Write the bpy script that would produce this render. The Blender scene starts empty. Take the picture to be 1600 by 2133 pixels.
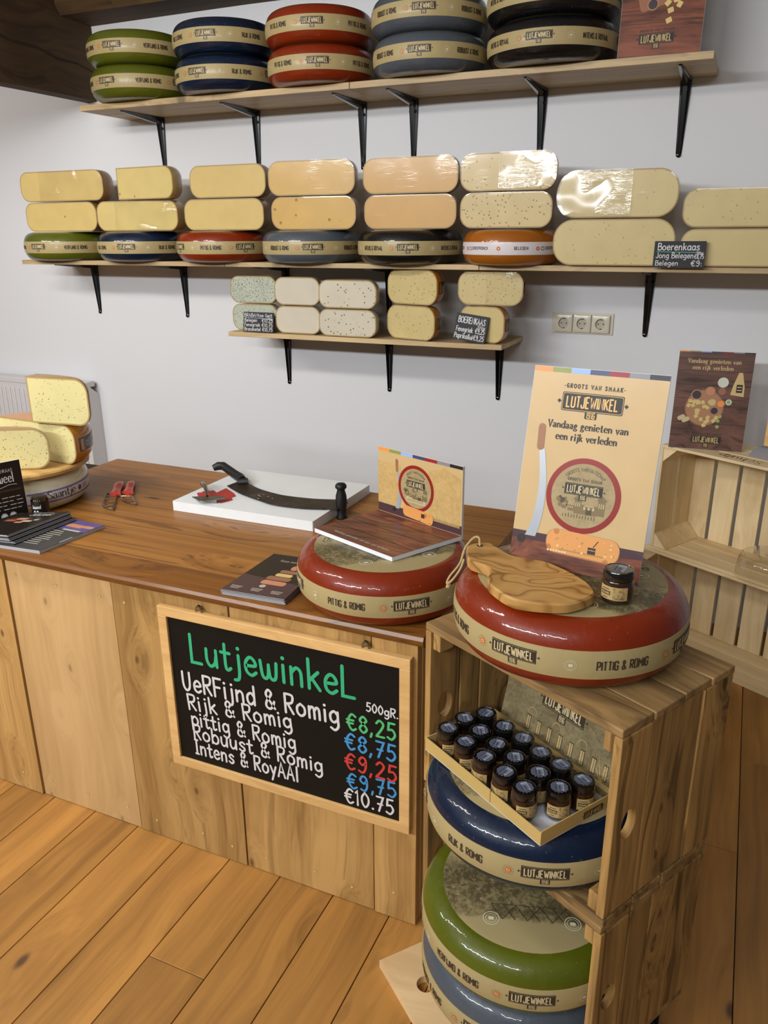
import bpy, bmesh, math, random
from math import sin, cos, pi, radians, sqrt, atan2
from mathutils import Vector, Matrix
random.seed(7)
SC = bpy.context.scene
COL = SC.collection

# ------------------------------------------------------------------ camera, world, lights, exposure
CAM_POS = (0.667, -3.249, 1.530)
cd = bpy.data.cameras.new('camera'); cam = bpy.data.objects.new('camera', cd); COL.objects.link(cam)
yaw, pit, rol = radians(24.011), radians(19.3206), radians(0.3123)
fwd = Vector((-sin(yaw)*cos(pit), cos(yaw)*cos(pit), -sin(pit)))
rgt = Vector((cos(yaw), sin(yaw), 0.0)); dwn = fwd.cross(rgt)
r2 = cos(rol)*rgt + sin(rol)*dwn; d2 = -sin(rol)*rgt + cos(rol)*dwn
M = Matrix((r2, -d2, -fwd)).transposed().to_4x4(); M.translation = Vector(CAM_POS)
cam.matrix_world = M
cd.sensor_fit = 'VERTICAL'; cd.sensor_height = 24.0; cd.lens = 24.0*1654.165/2133.0
cd.clip_start = 0.02
SC.camera = cam

SC.view_settings.view_transform = 'Standard'; SC.view_settings.look = 'None'
SC.view_settings.gamma = 1.0; SC.view_settings.use_curve_mapping = False
SC.view_settings.exposure = 0.0
SC.cycles.transparent_max_bounces = 48

W = bpy.data.worlds.new('world'); SC.world = W; W.use_nodes = True
W.node_tree.nodes['Background'].inputs[0].default_value = (0.92, 0.96, 1.0, 1)
W.node_tree.nodes['Background'].inputs[1].default_value = 0.095

def area(name, loc, aim, sx, sy, power, col):
    l = bpy.data.lights.new(name, 'AREA'); l.shape = 'RECTANGLE'; l.size = sx; l.size_y = sy
    l.energy = power; l.color = col
    o = bpy.data.objects.new(name, l); COL.objects.link(o); o.location = loc
    d = Vector(aim)-Vector(loc); o.rotation_euler = d.to_track_quat('-Z', 'Y').to_euler()
    return o
WARM = (1.0, 0.95, 0.90); NEUT = (0.95, 0.975, 1.0)
for i, x in enumerate((-3.0, -1.55)):
    area('ceiling_tube_near', (x, -2.45, 2.40), (x+.3, -0.7, 0.6), 1.25, 0.13, 24.0, WARM)
for i, x in enumerate((-2.3, -0.95)):
    area('ceiling_tube_far', (x, -4.9, 2.42), (x+.5, -1.6, 0.8), 1.30, 0.13, 54.0, NEUT)
area('ceiling_tube_far', (0.55, -4.9, 2.42), (0.5, -1.0, 0.8), 1.0, 0.13, 27.0, NEUT)

# ------------------------------------------------------------------ colours and materials
def lin(c): return c/12.92 if c <= 0.04045 else ((c+0.055)/1.055)**2.4
def hx(s, k=1.0):
    return tuple(min(1, lin(int(s[i:i+2], 16)/255)*k) for i in (0, 2, 4)) + (1,)
MAT = {}
class NT:
    def __init__(s, name):
        s.m = bpy.data.materials.new(name); s.m.use_nodes = True; MAT[name] = s.m
        s.t = s.m.node_tree; s.b = s.t.nodes['Principled BSDF']; s.out = s.t.nodes['Material Output']
    def n(s, typ, **kw):
        x = s.t.nodes.new(typ)
        for k, v in kw.items(): setattr(x, k, v)
        return x
    def l(s, a, b): s.t.links.new(a, b)
    def math(s, op, a, b=None, c=None, clamp=False):
        x = s.n('ShaderNodeMath', operation=op); x.use_clamp = clamp
        for i, v in enumerate((a, b, c)):
            if v is None: continue
            if isinstance(v, (int, float)): x.inputs[i].default_value = v
            else: s.l(v, x.inputs[i])
        return x.outputs[0]
    def vmath(s, op, a, b):
        x = s.n('ShaderNodeVectorMath', operation=op)
        for i, v in enumerate((a, b)):
            if isinstance(v, tuple): x.inputs[i].default_value = v
            else: s.l(v, x.inputs[i])
        return x.outputs[0]
    def mix(s, f, a, b, mode='MIX'):
        x = s.n('ShaderNodeMix', data_type='RGBA', blend_type=mode)
        for sock, v in ((x.inputs[0], f), (x.inputs[6], a), (x.inputs[7], b)):
            if isinstance(v, (int, float)): sock.default_value = v
            elif isinstance(v, tuple): sock.default_value = v
            else: s.l(v, sock)
        return x.outputs[2]
    def ramp(s, f, stops):
        x = s.n('ShaderNodeValToRGB'); e = x.color_ramp.elements
        while len(e) < len(stops): e.new(0.5)
        for i, (p, c) in enumerate(stops):
            e[i].position = p; e[i].color = c if isinstance(c, tuple) else (c, c, c, 1)
        s.l(f, x.inputs[0]); return x.outputs[0]
    def noise(s, vec, scale, detail=2, rough=0.5, dist=0.0):
        x = s.n('ShaderNodeTexNoise'); x.inputs['Scale'].default_value = scale
        x.inputs['Detail'].default_value = detail; x.inputs['Roughness'].default_value = rough
        x.inputs['Distortion'].default_value = dist
        s.l(vec, x.inputs['Vector']); return x.outputs['Fac']
    def coords(s, rnd=True):
        tc = s.n('ShaderNodeTexCoord').outputs['Object']
        if not rnd: return tc
        at = s.n('ShaderNodeAttribute', attribute_name='plank').outputs['Fac']
        ob = s.n('ShaderNodeObjectInfo').outputs['Random']
        cv = s.n('ShaderNodeCombineXYZ')
        s.l(s.math('ADD', s.math('MULTIPLY', at, 7.31), s.math('MULTIPLY', ob, 5.7)), cv.inputs[0])
        s.l(s.math('ADD', s.math('MULTIPLY', at, 13.7), s.math('MULTIPLY', ob, 9.1)), cv.inputs[1])
        s.l(s.math('ADD', s.math('MULTIPLY', at, 3.9), s.math('MULTIPLY', ob, 2.3)), cv.inputs[2])
        s.at = at
        return s.vmath('ADD', tc, cv.outputs[0])
    def bump(s, h, strength, dist=0.002):
        x = s.n('ShaderNodeBump'); x.inputs['Strength'].default_value = strength
        x.inputs['Distance'].default_value = dist
        s.l(h, x.inputs['Height']); s.l(x.outputs[0], s.b.inputs['Normal']); return x
    def set(s, rough=0.5, spec=0.5, metal=0.0, coat=0.0, coat_rough=0.05, color=None):
        b = s.b.inputs
        b['Roughness'].default_value = rough; b['Specular IOR Level'].default_value = spec
        b['Metallic'].default_value = metal; b['Coat Weight'].default_value = coat
        b['Coat Roughness'].default_value = coat_rough
        if color is not None: b['Base Color'].default_value = color

def plain(name, col, rough=0.5, spec=0.5, metal=0.0, coat=0.0, var=0.06, scale=30):
    t = NT(name); t.set(rough, spec, metal, coat)
    v = t.coords()
    n = t.noise(v, scale, 3)
    dk = tuple(c*(1-var*2) for c in col[:3])+(1,)
    lt = tuple(min(1, c*(1+var)) for c in col[:3])+(1,)
    t.l(t.mix(n, dk, lt), t.b.inputs['Base Color'])
    return t

def wood(name, dark, light, axis='X', fine=90, streak=14, along=1.6, knots=1.0, knot_col=None, rough=0.5, coat=0.0,
         vary=0.3, line=0.5, spec=0.4, bump=0.15, knot_scale=3.2, kp=None, warp_=.06, kpick=.5):
    kp = kp or {'X': (0, 1), 'Y': (0, 1), 'Z': (0, 2)}[axis]
    t = NT(name); t.set(rough, spec, 0, coat, 0.12)
    v = t.coords()
    warp = t.n('ShaderNodeTexNoise'); warp.inputs['Scale'].default_value = 3.0; warp.inputs['Detail'].default_value = 1
    t.l(v, warp.inputs['Vector'])
    w = t.vmath('MULTIPLY', t.vmath('SUBTRACT', warp.outputs['Color'], (.5, .5, .5)), (warp_, warp_, warp_))
    vw = t.vmath('ADD', v, w)
    k = {'X': (1, 0, 0), 'Y': (0, 1, 0), 'Z': (0, 0, 1)}[axis]
    sc = lambda a, c: tuple(a if q else c for q in k)
    # knots
    vo = t.n('ShaderNodeTexVoronoi', voronoi_dimensions='2D'); vo.inputs['Scale'].default_value = 1.0
    sv = t.n('ShaderNodeSeparateXYZ'); t.l(t.vmath('MULTIPLY', vw, sc(knot_scale*0.5, knot_scale)), sv.inputs[0])
    cv2 = t.n('ShaderNodeCombineXYZ'); t.l(sv.outputs[kp[0]], cv2.inputs[0]); t.l(sv.outputs[kp[1]], cv2.inputs[1]); t.l(cv2.outputs[0], vo.inputs['Vector'])
    kd = vo.outputs['Distance']
    kn = t.math('SUBTRACT', 1.0, t.math('DIVIDE', kd, 0.048), clamp=True)
    halo = t.math('SUBTRACT', 1.0, t.math('DIVIDE', kd, 0.30), clamp=True)
    swirl = t.n('ShaderNodeCombineXYZ')
    for i in range(3): t.l(t.math('MULTIPLY', halo, 0.05), swirl.inputs[i])
    vg = t.vmath('ADD', vw, swirl.outputs[0])
    n1 = t.noise(t.vmath('MULTIPLY', vg, sc(along, streak)), 1.0, 3, .55)
    n2 = t.noise(t.vmath('MULTIPLY', vg, sc(along*2.5, fine)), 1.0, 2, .6)
    f = t.math('ADD', t.math('MULTIPLY', n1, 0.72), t.math('MULTIPLY', n2, 0.28))
    c = t.ramp(f, [(0.30, dark), (0.62, light)])
    ln = t.ramp(t.noise(t.vmath('MULTIPLY', vg, sc(along*.5, streak*3.0)), 1.0, 2, .4), [(0.32, 1.0), (0.42, 0.0)])
    c = t.mix(t.math('MULTIPLY', ln, line), c, tuple(q*.55 for q in dark[:3])+(1,))
    kc = knot_col or tuple(q*.3 for q in dark[:3])+(1,)
    sp = t.n('ShaderNodeSeparateColor'); t.l(vo.outputs['Color'], sp.inputs[0])
    pick = t.math('LESS_THAN', sp.outputs[0], kpick)
    c = t.mix(t.math('MULTIPLY', t.math('MULTIPLY', t.math('MULTIPLY', halo, halo), .30*knots), pick), c, kc)
    c = t.mix(t.math('MULTIPLY', t.math('MULTIPLY', t.math('MULTIPLY', kn, 1.6, clamp=True), pick), min(1, knots)), c, kc)
    wn = t.n('ShaderNodeTexWhiteNoise', noise_dimensions='1D'); t.l(t.math('MULTIPLY', t.at, 91.7), wn.inputs['W'])
    hsv = t.n('ShaderNodeHueSaturation'); t.l(c, hsv.inputs['Color'])
    t.l(t.math('ADD', 1-vary*.5, t.math('MULTIPLY', wn.outputs['Value'], vary)), hsv.inputs['Value'])
    t.l(hsv.outputs[0], t.b.inputs['Base Color'])
    if bump: t.bump(f, bump, 0.0012)
    return t

def wax(name, col, var=0.12):
    t = NT(name); t.set(0.40, 0.22, 0, 0.5, 0.07)
    v = t.coords()
    n = t.noise(v, 9, 3, .6); m = t.noise(v, 70, 2)
    c = t.mix(n, tuple(q*(1-var*2) for q in col[:3])+(1,), tuple(min(1, q*(1+var)) for q in col[:3])+(1,))
    sp = t.ramp(t.noise(v, 160, 1), [(0.72, 0.0), (0.80, 1.0)])
    c = t.mix(t.math('MULTIPLY', sp, .10), c, (.6, .6, .6, 1))
    t.l(c, t.b.inputs['Base Color'])
    h = t.math('ADD', t.math('MULTIPLY', m, .6), t.math('MULTIPLY', t.noise(v, 26, 2), 1.0))
    b = t.bump(h, 0.34, 0.0026); t.l(b.outputs[0], t.b.inputs['Coat Normal'])

def cheese(name, col, speck=None, speck_scale=90, speck_size=0.22, density=0.5, rough=0.42, holes=0.0, band=False):
    t = NT(name); t.set(rough, 0.4, 0, 0.25, 0.15)
    t.b.inputs['Subsurface Weight'].default_value = 0.0
    v = t.coords()
    n = t.noise(v, 14, 3, .6)
    c = t.mix(n, tuple(q*.86 for q in col[:3])+(1,), tuple(min(1, q*1.06) for q in col[:3])+(1,))
    if speck:
        vd = t.n('ShaderNodeTexNoise'); vd.inputs['Scale'].default_value = speck_scale*1.2; t.l(v, vd.inputs['Vector'])
        vv = t.vmath('ADD', v, t.vmath('MULTIPLY', vd.outputs['Color'], (.006, .006, .006)))
        vo = t.n('ShaderNodeTexVoronoi'); vo.inputs['Scale'].default_value = speck_scale; t.l(vv, vo.inputs['Vector'])
        s = t.math('LESS_THAN', vo.outputs['Distance'], speck_size)
        sp = t.n('ShaderNodeSeparateColor'); t.l(vo.outputs['Color'], sp.inputs[0])
        thr = density
        if band:
            sx = t.n('ShaderNodeSeparateXYZ'); t.l(t.n('ShaderNodeTexCoord').outputs['Object'], sx.inputs[0])
            g = t.math('ABSOLUTE', t.math('SUBTRACT', sx.outputs[2], 0.034))
            thr = t.math('ADD', t.math('MULTIPLY', t.math('SUBTRACT', 1, t.math('DIVIDE', g, .03), clamp=True), .75), density)
        pick = t.math('LESS_THAN', sp.outputs[1], thr)
        c = t.mix(t.math('MULTIPLY', t.math('MULTIPLY', s, pick), .85), c, speck)
    if holes:
        vo = t.n('ShaderNodeTexVoronoi'); vo.inputs['Scale'].default_value = 17; t.l(v, vo.inputs['Vector'])
        s = t.ramp(vo.outputs['Distance'], [(0.05, 1.0), (0.115, 0.0)])
        sp = t.n('ShaderNodeSeparateColor'); t.l(vo.outputs['Color'], sp.inputs[0])
        pick = t.math('LESS_THAN', sp.outputs[1], holes)
        hm = t.math('MULTIPLY', s, pick)
        c = t.mix(t.math('MULTIPLY', hm, .75), c, tuple(q*.35 for q in col[:3])+(1,))
        t.bump(t.math('MULTIPLY', hm, -1.0), 0.6, 0.003)
    t.l(c, t.b.inputs['Base Color'])

def paper(name, col, rough=0.55, crease=0.0, coat=0.0):
    t = NT(name); t.set(rough, 0.35, 0, coat, .15)
    v = t.coords()
    n = t.noise(v, 22, 3)
    t.l(t.mix(n, tuple(q*.9 for q in col[:3])+(1,), tuple(min(1, q*1.04) for q in col[:3])+(1,)), t.b.inputs['Base Color'])
    if crease:
        h = t.noise(t.vmath('MULTIPLY', v, (40, 40, 14)), 1.0, 2)
        t.bump(h, crease, 0.002)

def sepia(name, base, ink, scale=30, lo=.42, hi=.62, half=False):
    """old photograph printed on paper: blotchy ink texture"""
    t = NT(name); t.set(0.5, 0.35, 0, .15, .15)
    v = t.coords(False)
    a = t.noise(v, scale, 6, .75, .6)
    vo = t.n('ShaderNodeTexVoronoi'); vo.inputs['Scale'].default_value = scale*1.3; vo.distance = 'CHEBYCHEV'; t.l(v, vo.inputs['Vector'])
    sp = t.n('ShaderNodeSeparateColor'); t.l(vo.outputs['Color'], sp.inputs[0])
    big = t.noise(v, scale*.16, 2)
    f = t.math('ADD', t.math('ADD', t.math('MULTIPLY', a, .62), t.math('MULTIPLY', sp.outputs[0], .08)), t.math('MULTIPLY', big, .30))
    k = t.ramp(f, [(lo, 1.0), (hi, 0.0)])
    if half:
        sx = t.n('ShaderNodeSeparateXYZ'); t.l(v, sx.inputs[0])
        e = t.math('ADD', t.math('MULTIPLY', sx.outputs[0], -1.0), t.math('MULTIPLY', t.math('SUBTRACT', a, .5), .05))
        msk = t.ramp(t.math('ADD', t.math('MULTIPLY', e, 5.0), .5), [(0.02, 0.0), (0.05, .9), (0.55, 1.0), (0.80, .15)])
        k = t.math('MULTIPLY', k, msk)
    t.l(t.mix(t.math('MULTIPLY', k, .85), base, ink), t.b.inputs['Base Color'])

def schlick(t, normal=None, f0=.045, gain=1.0):
    ge = t.nodes.new('ShaderNodeNewGeometry'); dt = t.nodes.new('ShaderNodeVectorMath'); dt.operation = 'DOT_PRODUCT'
    t.links.new(normal or ge.outputs['Normal'], dt.inputs[0]); t.links.new(ge.outputs['Incoming'], dt.inputs[1])
    def mt(op, a, b):
        x = t.nodes.new('ShaderNodeMath'); x.operation = op
        for i, v in enumerate((a, b)):
            if v is None: continue
            if isinstance(v, (int, float)): x.inputs[i].default_value = v
            else: t.links.new(v, x.inputs[i])
        return x.outputs[0]
    p = mt('POWER', mt('SUBTRACT', 1.0, mt('ABSOLUTE', dt.outputs['Value'], None)), 5.0)
    return mt('MINIMUM', mt('MULTIPLY', mt('ADD', mt('MULTIPLY', p, 1-f0), f0), gain), 1.0)

def film(name, glare=1.0, bumpy=1.0):
    m = bpy.data.materials.new(name); m.use_nodes = True; MAT[name] = m
    t = m.node_tree; t.nodes.clear()
    out = t.nodes.new('ShaderNodeOutputMaterial'); mx = t.nodes.new('ShaderNodeMixShader')
    tr = t.nodes.new('ShaderNodeBsdfTransparent'); gl = t.nodes.new('ShaderNodeBsdfGlossy')
    tr.inputs[0].default_value = (.975, .975, .97, 1)
    gl.inputs['Roughness'].default_value = 0.12; gl.inputs['Color'].default_value = (1, 1, 1, 1)
    tc = t.nodes.new('ShaderNodeTexCoord'); ob = t.nodes.new('ShaderNodeObjectInfo')
    ad = t.nodes.new('ShaderNodeVectorMath'); ad.operation = 'ADD'
    t.links.new(tc.outputs['Object'], ad.inputs[0]); t.links.new(ob.outputs['Random'], ad.inputs[1])
    mp = t.nodes.new('ShaderNodeVectorMath'); mp.operation = 'MULTIPLY'; mp.inputs[1].default_value = (14, 30, 75)
    t.links.new(ad.outputs[0], mp.inputs[0])
    n1 = t.nodes.new('ShaderNodeTexNoise'); n1.inputs['Scale'].default_value = 1.0; n1.inputs['Detail'].default_value = 4
    n1.inputs['Distortion'].default_value = 0.8
    t.links.new(mp.outputs[0], n1.inputs['Vector'])
    n2 = t.nodes.new('ShaderNodeTexNoise'); n2.inputs['Scale'].default_value = 9.0; n2.inputs['Detail'].default_value = 1
    t.links.new(ad.outputs[0], n2.inputs['Vector'])
    rp = t.nodes.new('ShaderNodeMapRange'); rp.inputs[1].default_value = .48; rp.inputs[2].default_value = .68; t.links.new(n2.outputs['Fac'], rp.inputs[0])
    wr = t.nodes.new('ShaderNodeMath'); wr.operation = 'MULTIPLY'; t.links.new(n1.outputs['Fac'], wr.inputs[0]); t.links.new(rp.outputs[0], wr.inputs[1])
    n3 = t.nodes.new('ShaderNodeTexNoise'); n3.inputs['Scale'].default_value = 11.0; n3.inputs['Detail'].default_value = 0; t.links.new(ad.outputs[0], n3.inputs['Vector'])
    sm = t.nodes.new('ShaderNodeMath'); sm.operation = 'MULTIPLY_ADD'; sm.inputs[1].default_value = 1.2; t.links.new(n3.outputs['Fac'], sm.inputs[0]); t.links.new(wr.outputs[0], sm.inputs[2])
    bp = t.nodes.new('ShaderNodeBump'); bp.inputs['Strength'].default_value = bumpy; bp.inputs['Distance'].default_value = 0.005
    t.links.new(sm.outputs[0], bp.inputs['Height'])
    t.links.new(bp.outputs[0], gl.inputs['Normal']); 
    mm = t.nodes.new('ShaderNodeMapRange'); mm.inputs[1].default_value = .36; mm.inputs[2].default_value = .60; mm.inputs[3].default_value = .15; t.links.new(n2.outputs['Fac'], mm.inputs[0])
    fm = t.nodes.new('ShaderNodeMath'); fm.operation = 'MULTIPLY'; t.links.new(schlick(t, bp.outputs[0], .045, glare), fm.inputs[0]); t.links.new(mm.outputs[0], fm.inputs[1])
    t.links.new(fm.outputs[0], mx.inputs[0])
    t.links.new(tr.outputs[0], mx.inputs[1]); t.links.new(gl.outputs[0], mx.inputs[2])
    t.links.new(mx.outputs[0], out.inputs[0])

def clear(name, tint=(.97, .97, .96, 1), rough=0.03, glare=1.0):
    m = bpy.data.materials.new(name); m.use_nodes = True; MAT[name] = m
    t = m.node_tree; t.nodes.clear()
    out = t.nodes.new('ShaderNodeOutputMaterial'); mx = t.nodes.new('ShaderNodeMixShader')
    tr = t.nodes.new('ShaderNodeBsdfTransparent'); gl = t.nodes.new('ShaderNodeBsdfGlossy')
    tr.inputs[0].default_value = tint; gl.inputs['Roughness'].default_value = rough
    n = t.nodes.new('ShaderNodeTexNoise'); n.inputs['Scale'].default_value = 4
    bp = t.nodes.new('ShaderNodeBump'); bp.inputs['Strength'].default_value = .05
    t.links.new(n.outputs['Fac'], bp.inputs['Height']); t.links.new(bp.outputs[0], gl.inputs['Normal'])
    t.links.new(schlick(t, bp.outputs[0], .04, glare), mx.inputs[0])
    t.links.new(tr.outputs[0], mx.inputs[1]); t.links.new(gl.outputs[0], mx.inputs[2])
    t.links.new(mx.outputs[0], out.inputs[0])

def plaster(name, col):
    t = NT(name); t.set(0.75, 0.3)
    v = t.coords(False)
    n = t.noise(v, 1.3, 3); m = t.noise(v, 90, 3)
    t.l(t.mix(n, tuple(q*.97 for q in col[:3])+(1,), col), t.b.inputs['Base Color'])
    t.bump(t.math('ADD', m, t.math('MULTIPLY', t.noise(v, 6, 2), 1.5)), .12, .003)

plaster('white_plaster', hx('d8d9db'))
wood('floor_pine', hx('855d2d'), hx('b3803f'), 'Y', fine=70, streak=11, along=1.1, knots=1.0, rough=.42, vary=.24, line=.25, knot_scale=3.4, warp_=.04, kpick=.5, bump=.06, knot_col=hx('593e28'))
wood('worktop_pine', hx('74491a'), hx('a06c2e'), 'X', fine=150, streak=26, along=.45, knots=1.0, rough=.40, coat=.05, vary=.20, line=.75, knot_scale=3.6, warp_=.022, bump=.05, knot_col=hx('3a2010'))
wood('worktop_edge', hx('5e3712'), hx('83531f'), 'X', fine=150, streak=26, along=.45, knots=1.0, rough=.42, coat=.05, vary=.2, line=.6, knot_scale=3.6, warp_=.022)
wood('panel_pine', hx('8f6a38'), hx('bf975c'), 'Z', fine=150, streak=18, along=.8, knots=.9, rough=.5, vary=.22, line=.4, knot_scale=6.0, warp_=.05, bump=.08, knot_col=hx('6b4a28'))
wood('panel_pale', hx('b08b58'), hx('cda874'), 'Z', fine=60, streak=10, along=.8, knots=.7, rough=.5, vary=.12, line=.12, knot_scale=7.0, bump=.05, knot_col=hx('8a6a48'))
wood('shelf_pine', hx('9f8862'), hx('c4ab80'), 'X', fine=90, streak=16, along=1.2, knots=.7, rough=.5, vary=.2, line=.3, bump=.08)
wood('crate_wood', hx('5a4022'), hx('b08a50'), 'Z', fine=110, streak=20, along=1.6, knots=.8, rough=.62, vary=.42, line=.7, bump=.35, knot_scale=5, kp=(1, 2))
wood('crate_wood_top', hx('4c371c'), hx('a58352'), 'X', fine=110, streak=20, along=1.6, knots=.8, rough=.62, vary=.3, line=.45, bump=.35)
wood('slat_pine', hx('cbb080'), hx('e6d0a4'), 'Z', fine=80, streak=13, along=1.2, knots=.8, rough=.55, vary=.2, line=.18, bump=.1, knot_col=hx('4a3320'))
wood('slat_pine_flat', hx('cbb080'), hx('e6d0a4'), 'X', fine=80, streak=13, along=1.2, knots=.8, rough=.55, vary=.2, line=.18, bump=.1, knot_col=hx('4a3320'))
wood('ply_wood', hx('c4a172'), hx('dfc090'), 'X', fine=60, streak=6, along=2, knots=.2, rough=.5, vary=.1, line=.15, bump=.05)
wood('old_beam', hx('2a1d10'), hx('4e3a22'), 'Y', fine=60, streak=9, along=1.4, knots=.5, rough=.75, vary=.2, line=.5, bump=.4)
wood('old_beam_cross', hx('2a1a0c'), hx('57401f'), 'X', fine=60, streak=9, along=1.4, knots=.5, rough=.75, vary=.2, line=.5, bump=.4)
wood('frame_beech', hx('c59a60'), hx('dfb678'), 'X', fine=120, streak=20, along=3, knots=0, rough=.45, vary=.1, line=.1, bump=.03)
wood('print_wood', hx('3a2018'), hx('8a4f38'), 'X', fine=220, streak=30, along=5, knots=.5, rough=.35, vary=.2, line=.6, bump=0, knot_scale=8, coat=.15)
wood('poster_wood', hx('3f2c24'), hx('745043'), 'X', fine=160, streak=22, along=4, knots=.5, rough=.4, vary=.2, line=.6, bump=0, knot_scale=8, coat=.1)
wood('disc_wood', hx('b08648'), hx('d5ad6c'), 'X', fine=90, streak=16, along=2, knots=.6, rough=.5, vary=.1, line=.3, bump=.06)

def olive(name):
    t = NT(name); t.set(.48, .4)
    v = t.coords(False)
    wp = t.n('ShaderNodeTexNoise'); wp.inputs['Scale'].default_value = 9; wp.inputs['Detail'].default_value = 2; t.l(v, wp.inputs['Vector'])
    vv = t.vmath('ADD', t.vmath('MULTIPLY', v, (1, 2.0, 1)), t.vmath('MULTIPLY', wp.outputs['Color'], (.16, .16, .16)))
    n = t.noise(vv, 5.5, 1.5, .4)
    f = t.math('FRACT', t.math('MULTIPLY', n, 12))
    c = t.ramp(f, [(0.0, hx('7a5628')), (.10, hx('a97e44')), (.40, hx('c49a5a')), (.88, hx('b58a4c')), (1.0, hx('80592a'))])
    fine = t.noise(t.vmath('MULTIPLY', v, (30, 150, 100)), 1, 3)
    c = t.mix(t.math('MULTIPLY', fine, .35), c, hx('8a6230'))
    t.l(c, t.b.inputs['Base Color'])
olive('olive_wood')

for nm, c in (('green', '52590f'), ('blue', '081a32'), ('red', '7c2605'), ('grey', '4a5159'), ('black', '101011'), ('orange', '9c5812'), ('white', 'd8cfae')):
    wax('wax_'+nm, hx(c))
paper('band_paper', hx('ab9a6c'), .5, crease=.25, coat=.12)
paper('band_white', hx('d6cfcf'), .45, coat=.12)
paper('band_purple', hx('77709a'), .45)
paper('logo_dark', hx('3b3124'), .5)
paper('logo_light', hx('c9b88e'), .5)
paper('ink_brown', hx('40352a'), .5)
paper('seal_white', hx('d2ccae'), .5)
paper('seal_orange', hx('c8692a'), .5)
sepia('label_sepia', hx('9c8e64'), hx('2a2415'), 120, .45, .67, half=True)
paper('sign_gold', hx('dfb36c'), .4); paper('sign_cream', hx('c9ab78'), .42, coat=.1)
paper('sign_black', hx('29251f'), .45)
paper('white_edge', hx('e4e6ea'), .5)
paper('sign_red', hx('8e241c'), .35, coat=.2)
paper('town_brown', hx('7d6c49'), .5); paper('town_dark', hx('52462f'), .5); paper('sign_sepia2', hx('bfae86'), .5)
sepia('sign_sepia', hx('b09c72'), hx('93805a'), 70, .36, .66)
sepia('sign_faint', hx('cbaa70'), hx('b3935a'), 120, .40, .62)
for nm, c in (('orange', 'f2944a'), ('olive', '8b944d'), ('skyblue', '93b4ee'), ('navy', '3e4a70'), ('crimson', '96252e'), ('grey', '87888f'), ('dark', '22242f')):
    paper('strip_'+nm, hx(c), .4)
plain('print_steel', hx('a9afb5'), .35, metal=.2); plain('print_handle', hx('9a6a48'))
cheese('print_cheese', hx('dd9a55'), hx('b07434'), 60, .3, .35)
plain('print_cheese2', hx('ecc183')); cheese('cube_cheese', hx('d9c07a'))
plain('print_green', hx('9aa860')); plain('print_plum', hx('3a2a32')); plain('print_beer', hx('cfd4c2')); plain('print_bowl', hx('a97c58'))
paper('bag_paper', hx('cfb57e'))
# cheeses
cheese('cheese_young', hx('cfb572'), holes=.28)
cheese('cheese_pale', hx('d0bb78'), holes=.30)
cheese('cheese_mature', hx('caa356'), holes=.30)
cheese('cheese_old', hx('c99e5a'), holes=.22)
cheese('cheese_cumin', hx('cdb780'), hx('64501f'), 78, .22, .8)
cheese('cheese_farm', hx('d0bc84'), hx('94803f'), 62, .14, .5)
cheese('cheese_nettle', hx('b6bba8'), hx('55625a'), 130, .30, .85)
cheese('cheese_goat', hx('cfc6b2'))
cheese('cheese_fenugreek', hx('cfc6b0'), hx('423b33'), 66, .20, .85)
cheese('cheese_herb', hx('d0bc84'), hx('7d6a32'), 75, .17, .6)
cheese('cheese_truffle', hx('d6cc92'), hx('565a48'), 150, .24, .14, band=True)
plain('edge_soft', hx('a98f5c'), .5, coat=.2); plain('rind_edge', hx('a8824a'), .5, coat=.3); plain('rind_pale', hx('c9ab64'), .5, coat=.3); plain('rind_goat', hx('b7ab8c'), .5, coat=.3)
plain('rind_orange', hx('c07d1e'), .35, coat=.5); plain('rind_brown', hx('6b5640'), .4, coat=.5)
film('cling_film', .45, .12); film('cling_film_loose', 1.7, 1.0)
clear('clear_plastic', (.955, .955, .945, 1), .03, 2.2); clear('jar_glass', (.93, .93, .92, 1), .03, 1.2)
plain('black_steel', hx('060607'), .16, .45, coat=.5, var=.02); plain('screw_dark', hx('1c1c1c'), .4, metal=.6)
plain('socket_plastic', hx('cfc8b4'), .3, .5, coat=.2, var=.02); plain('socket_dark', hx('17150f'), .5); plain('socket_well', hx('b4ad98'), .4, var=.03)
plain('radiator_paint', hx('cfcccc'), .35, var=.02); plain('radiator_gap', hx('8f8d8f'), .5)
plain('cutting_plastic', hx('dfe3e4'), .38, .45, coat=.1, var=.02); plain('red_inlay', hx('b03028'), .45, var=.08)
plain('knife_black', hx('141416'), .5, .4, var=.05)
def dirty_blade():
    t = NT('dirty_blade'); t.set(.45, .4, .3)
    v = t.coords(); n = t.noise(v, 16, 5, .7); 
    c = t.ramp(n, [(.35, hx('241c15')), (.60, hx('3c3128')), (.78, hx('6b6054'))])
    t.l(c, t.b.inputs['Base Color'])
dirty_blade()
plain('steel', hx('9b968e'), .25, metal=1, var=.05); plain('steel_grey', hx('8d8e93'), .3, metal=.25, coat=.3, var=.03)
plain('red_plastic', hx('c8402a'), .4, .5, coat=.2, var=.05)
plain('slate_black', hx('0d0b08'), .6, .25, var=.1)
for nm, c in (('white', 'd6d3d2'), ('green', '2fae78'), ('blue', '3f8fc8'), ('red', 'c83a34'), ('lime', '4fb870'), ('teal', '4f9f94'), ('pale', '8fa0b8')):
    plain('chalk_'+nm, hx(c), .6, var=.08, scale=120)
plain('card_slate', hx('1d1f24'), .6, .4, var=.08)
plain('jar_lid', hx('0c0b0c'), .18, .6, coat=.8, var=.02)
plain('jar_content', hx('381a08'), .25, .5, coat=.6, var=.25, scale=60)
paper('jar_label', hx('b59a66'), .45); sepia('jar_label_print', hx('bfa36c'), hx('5a4426'), 150, .4, .6)
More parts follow.
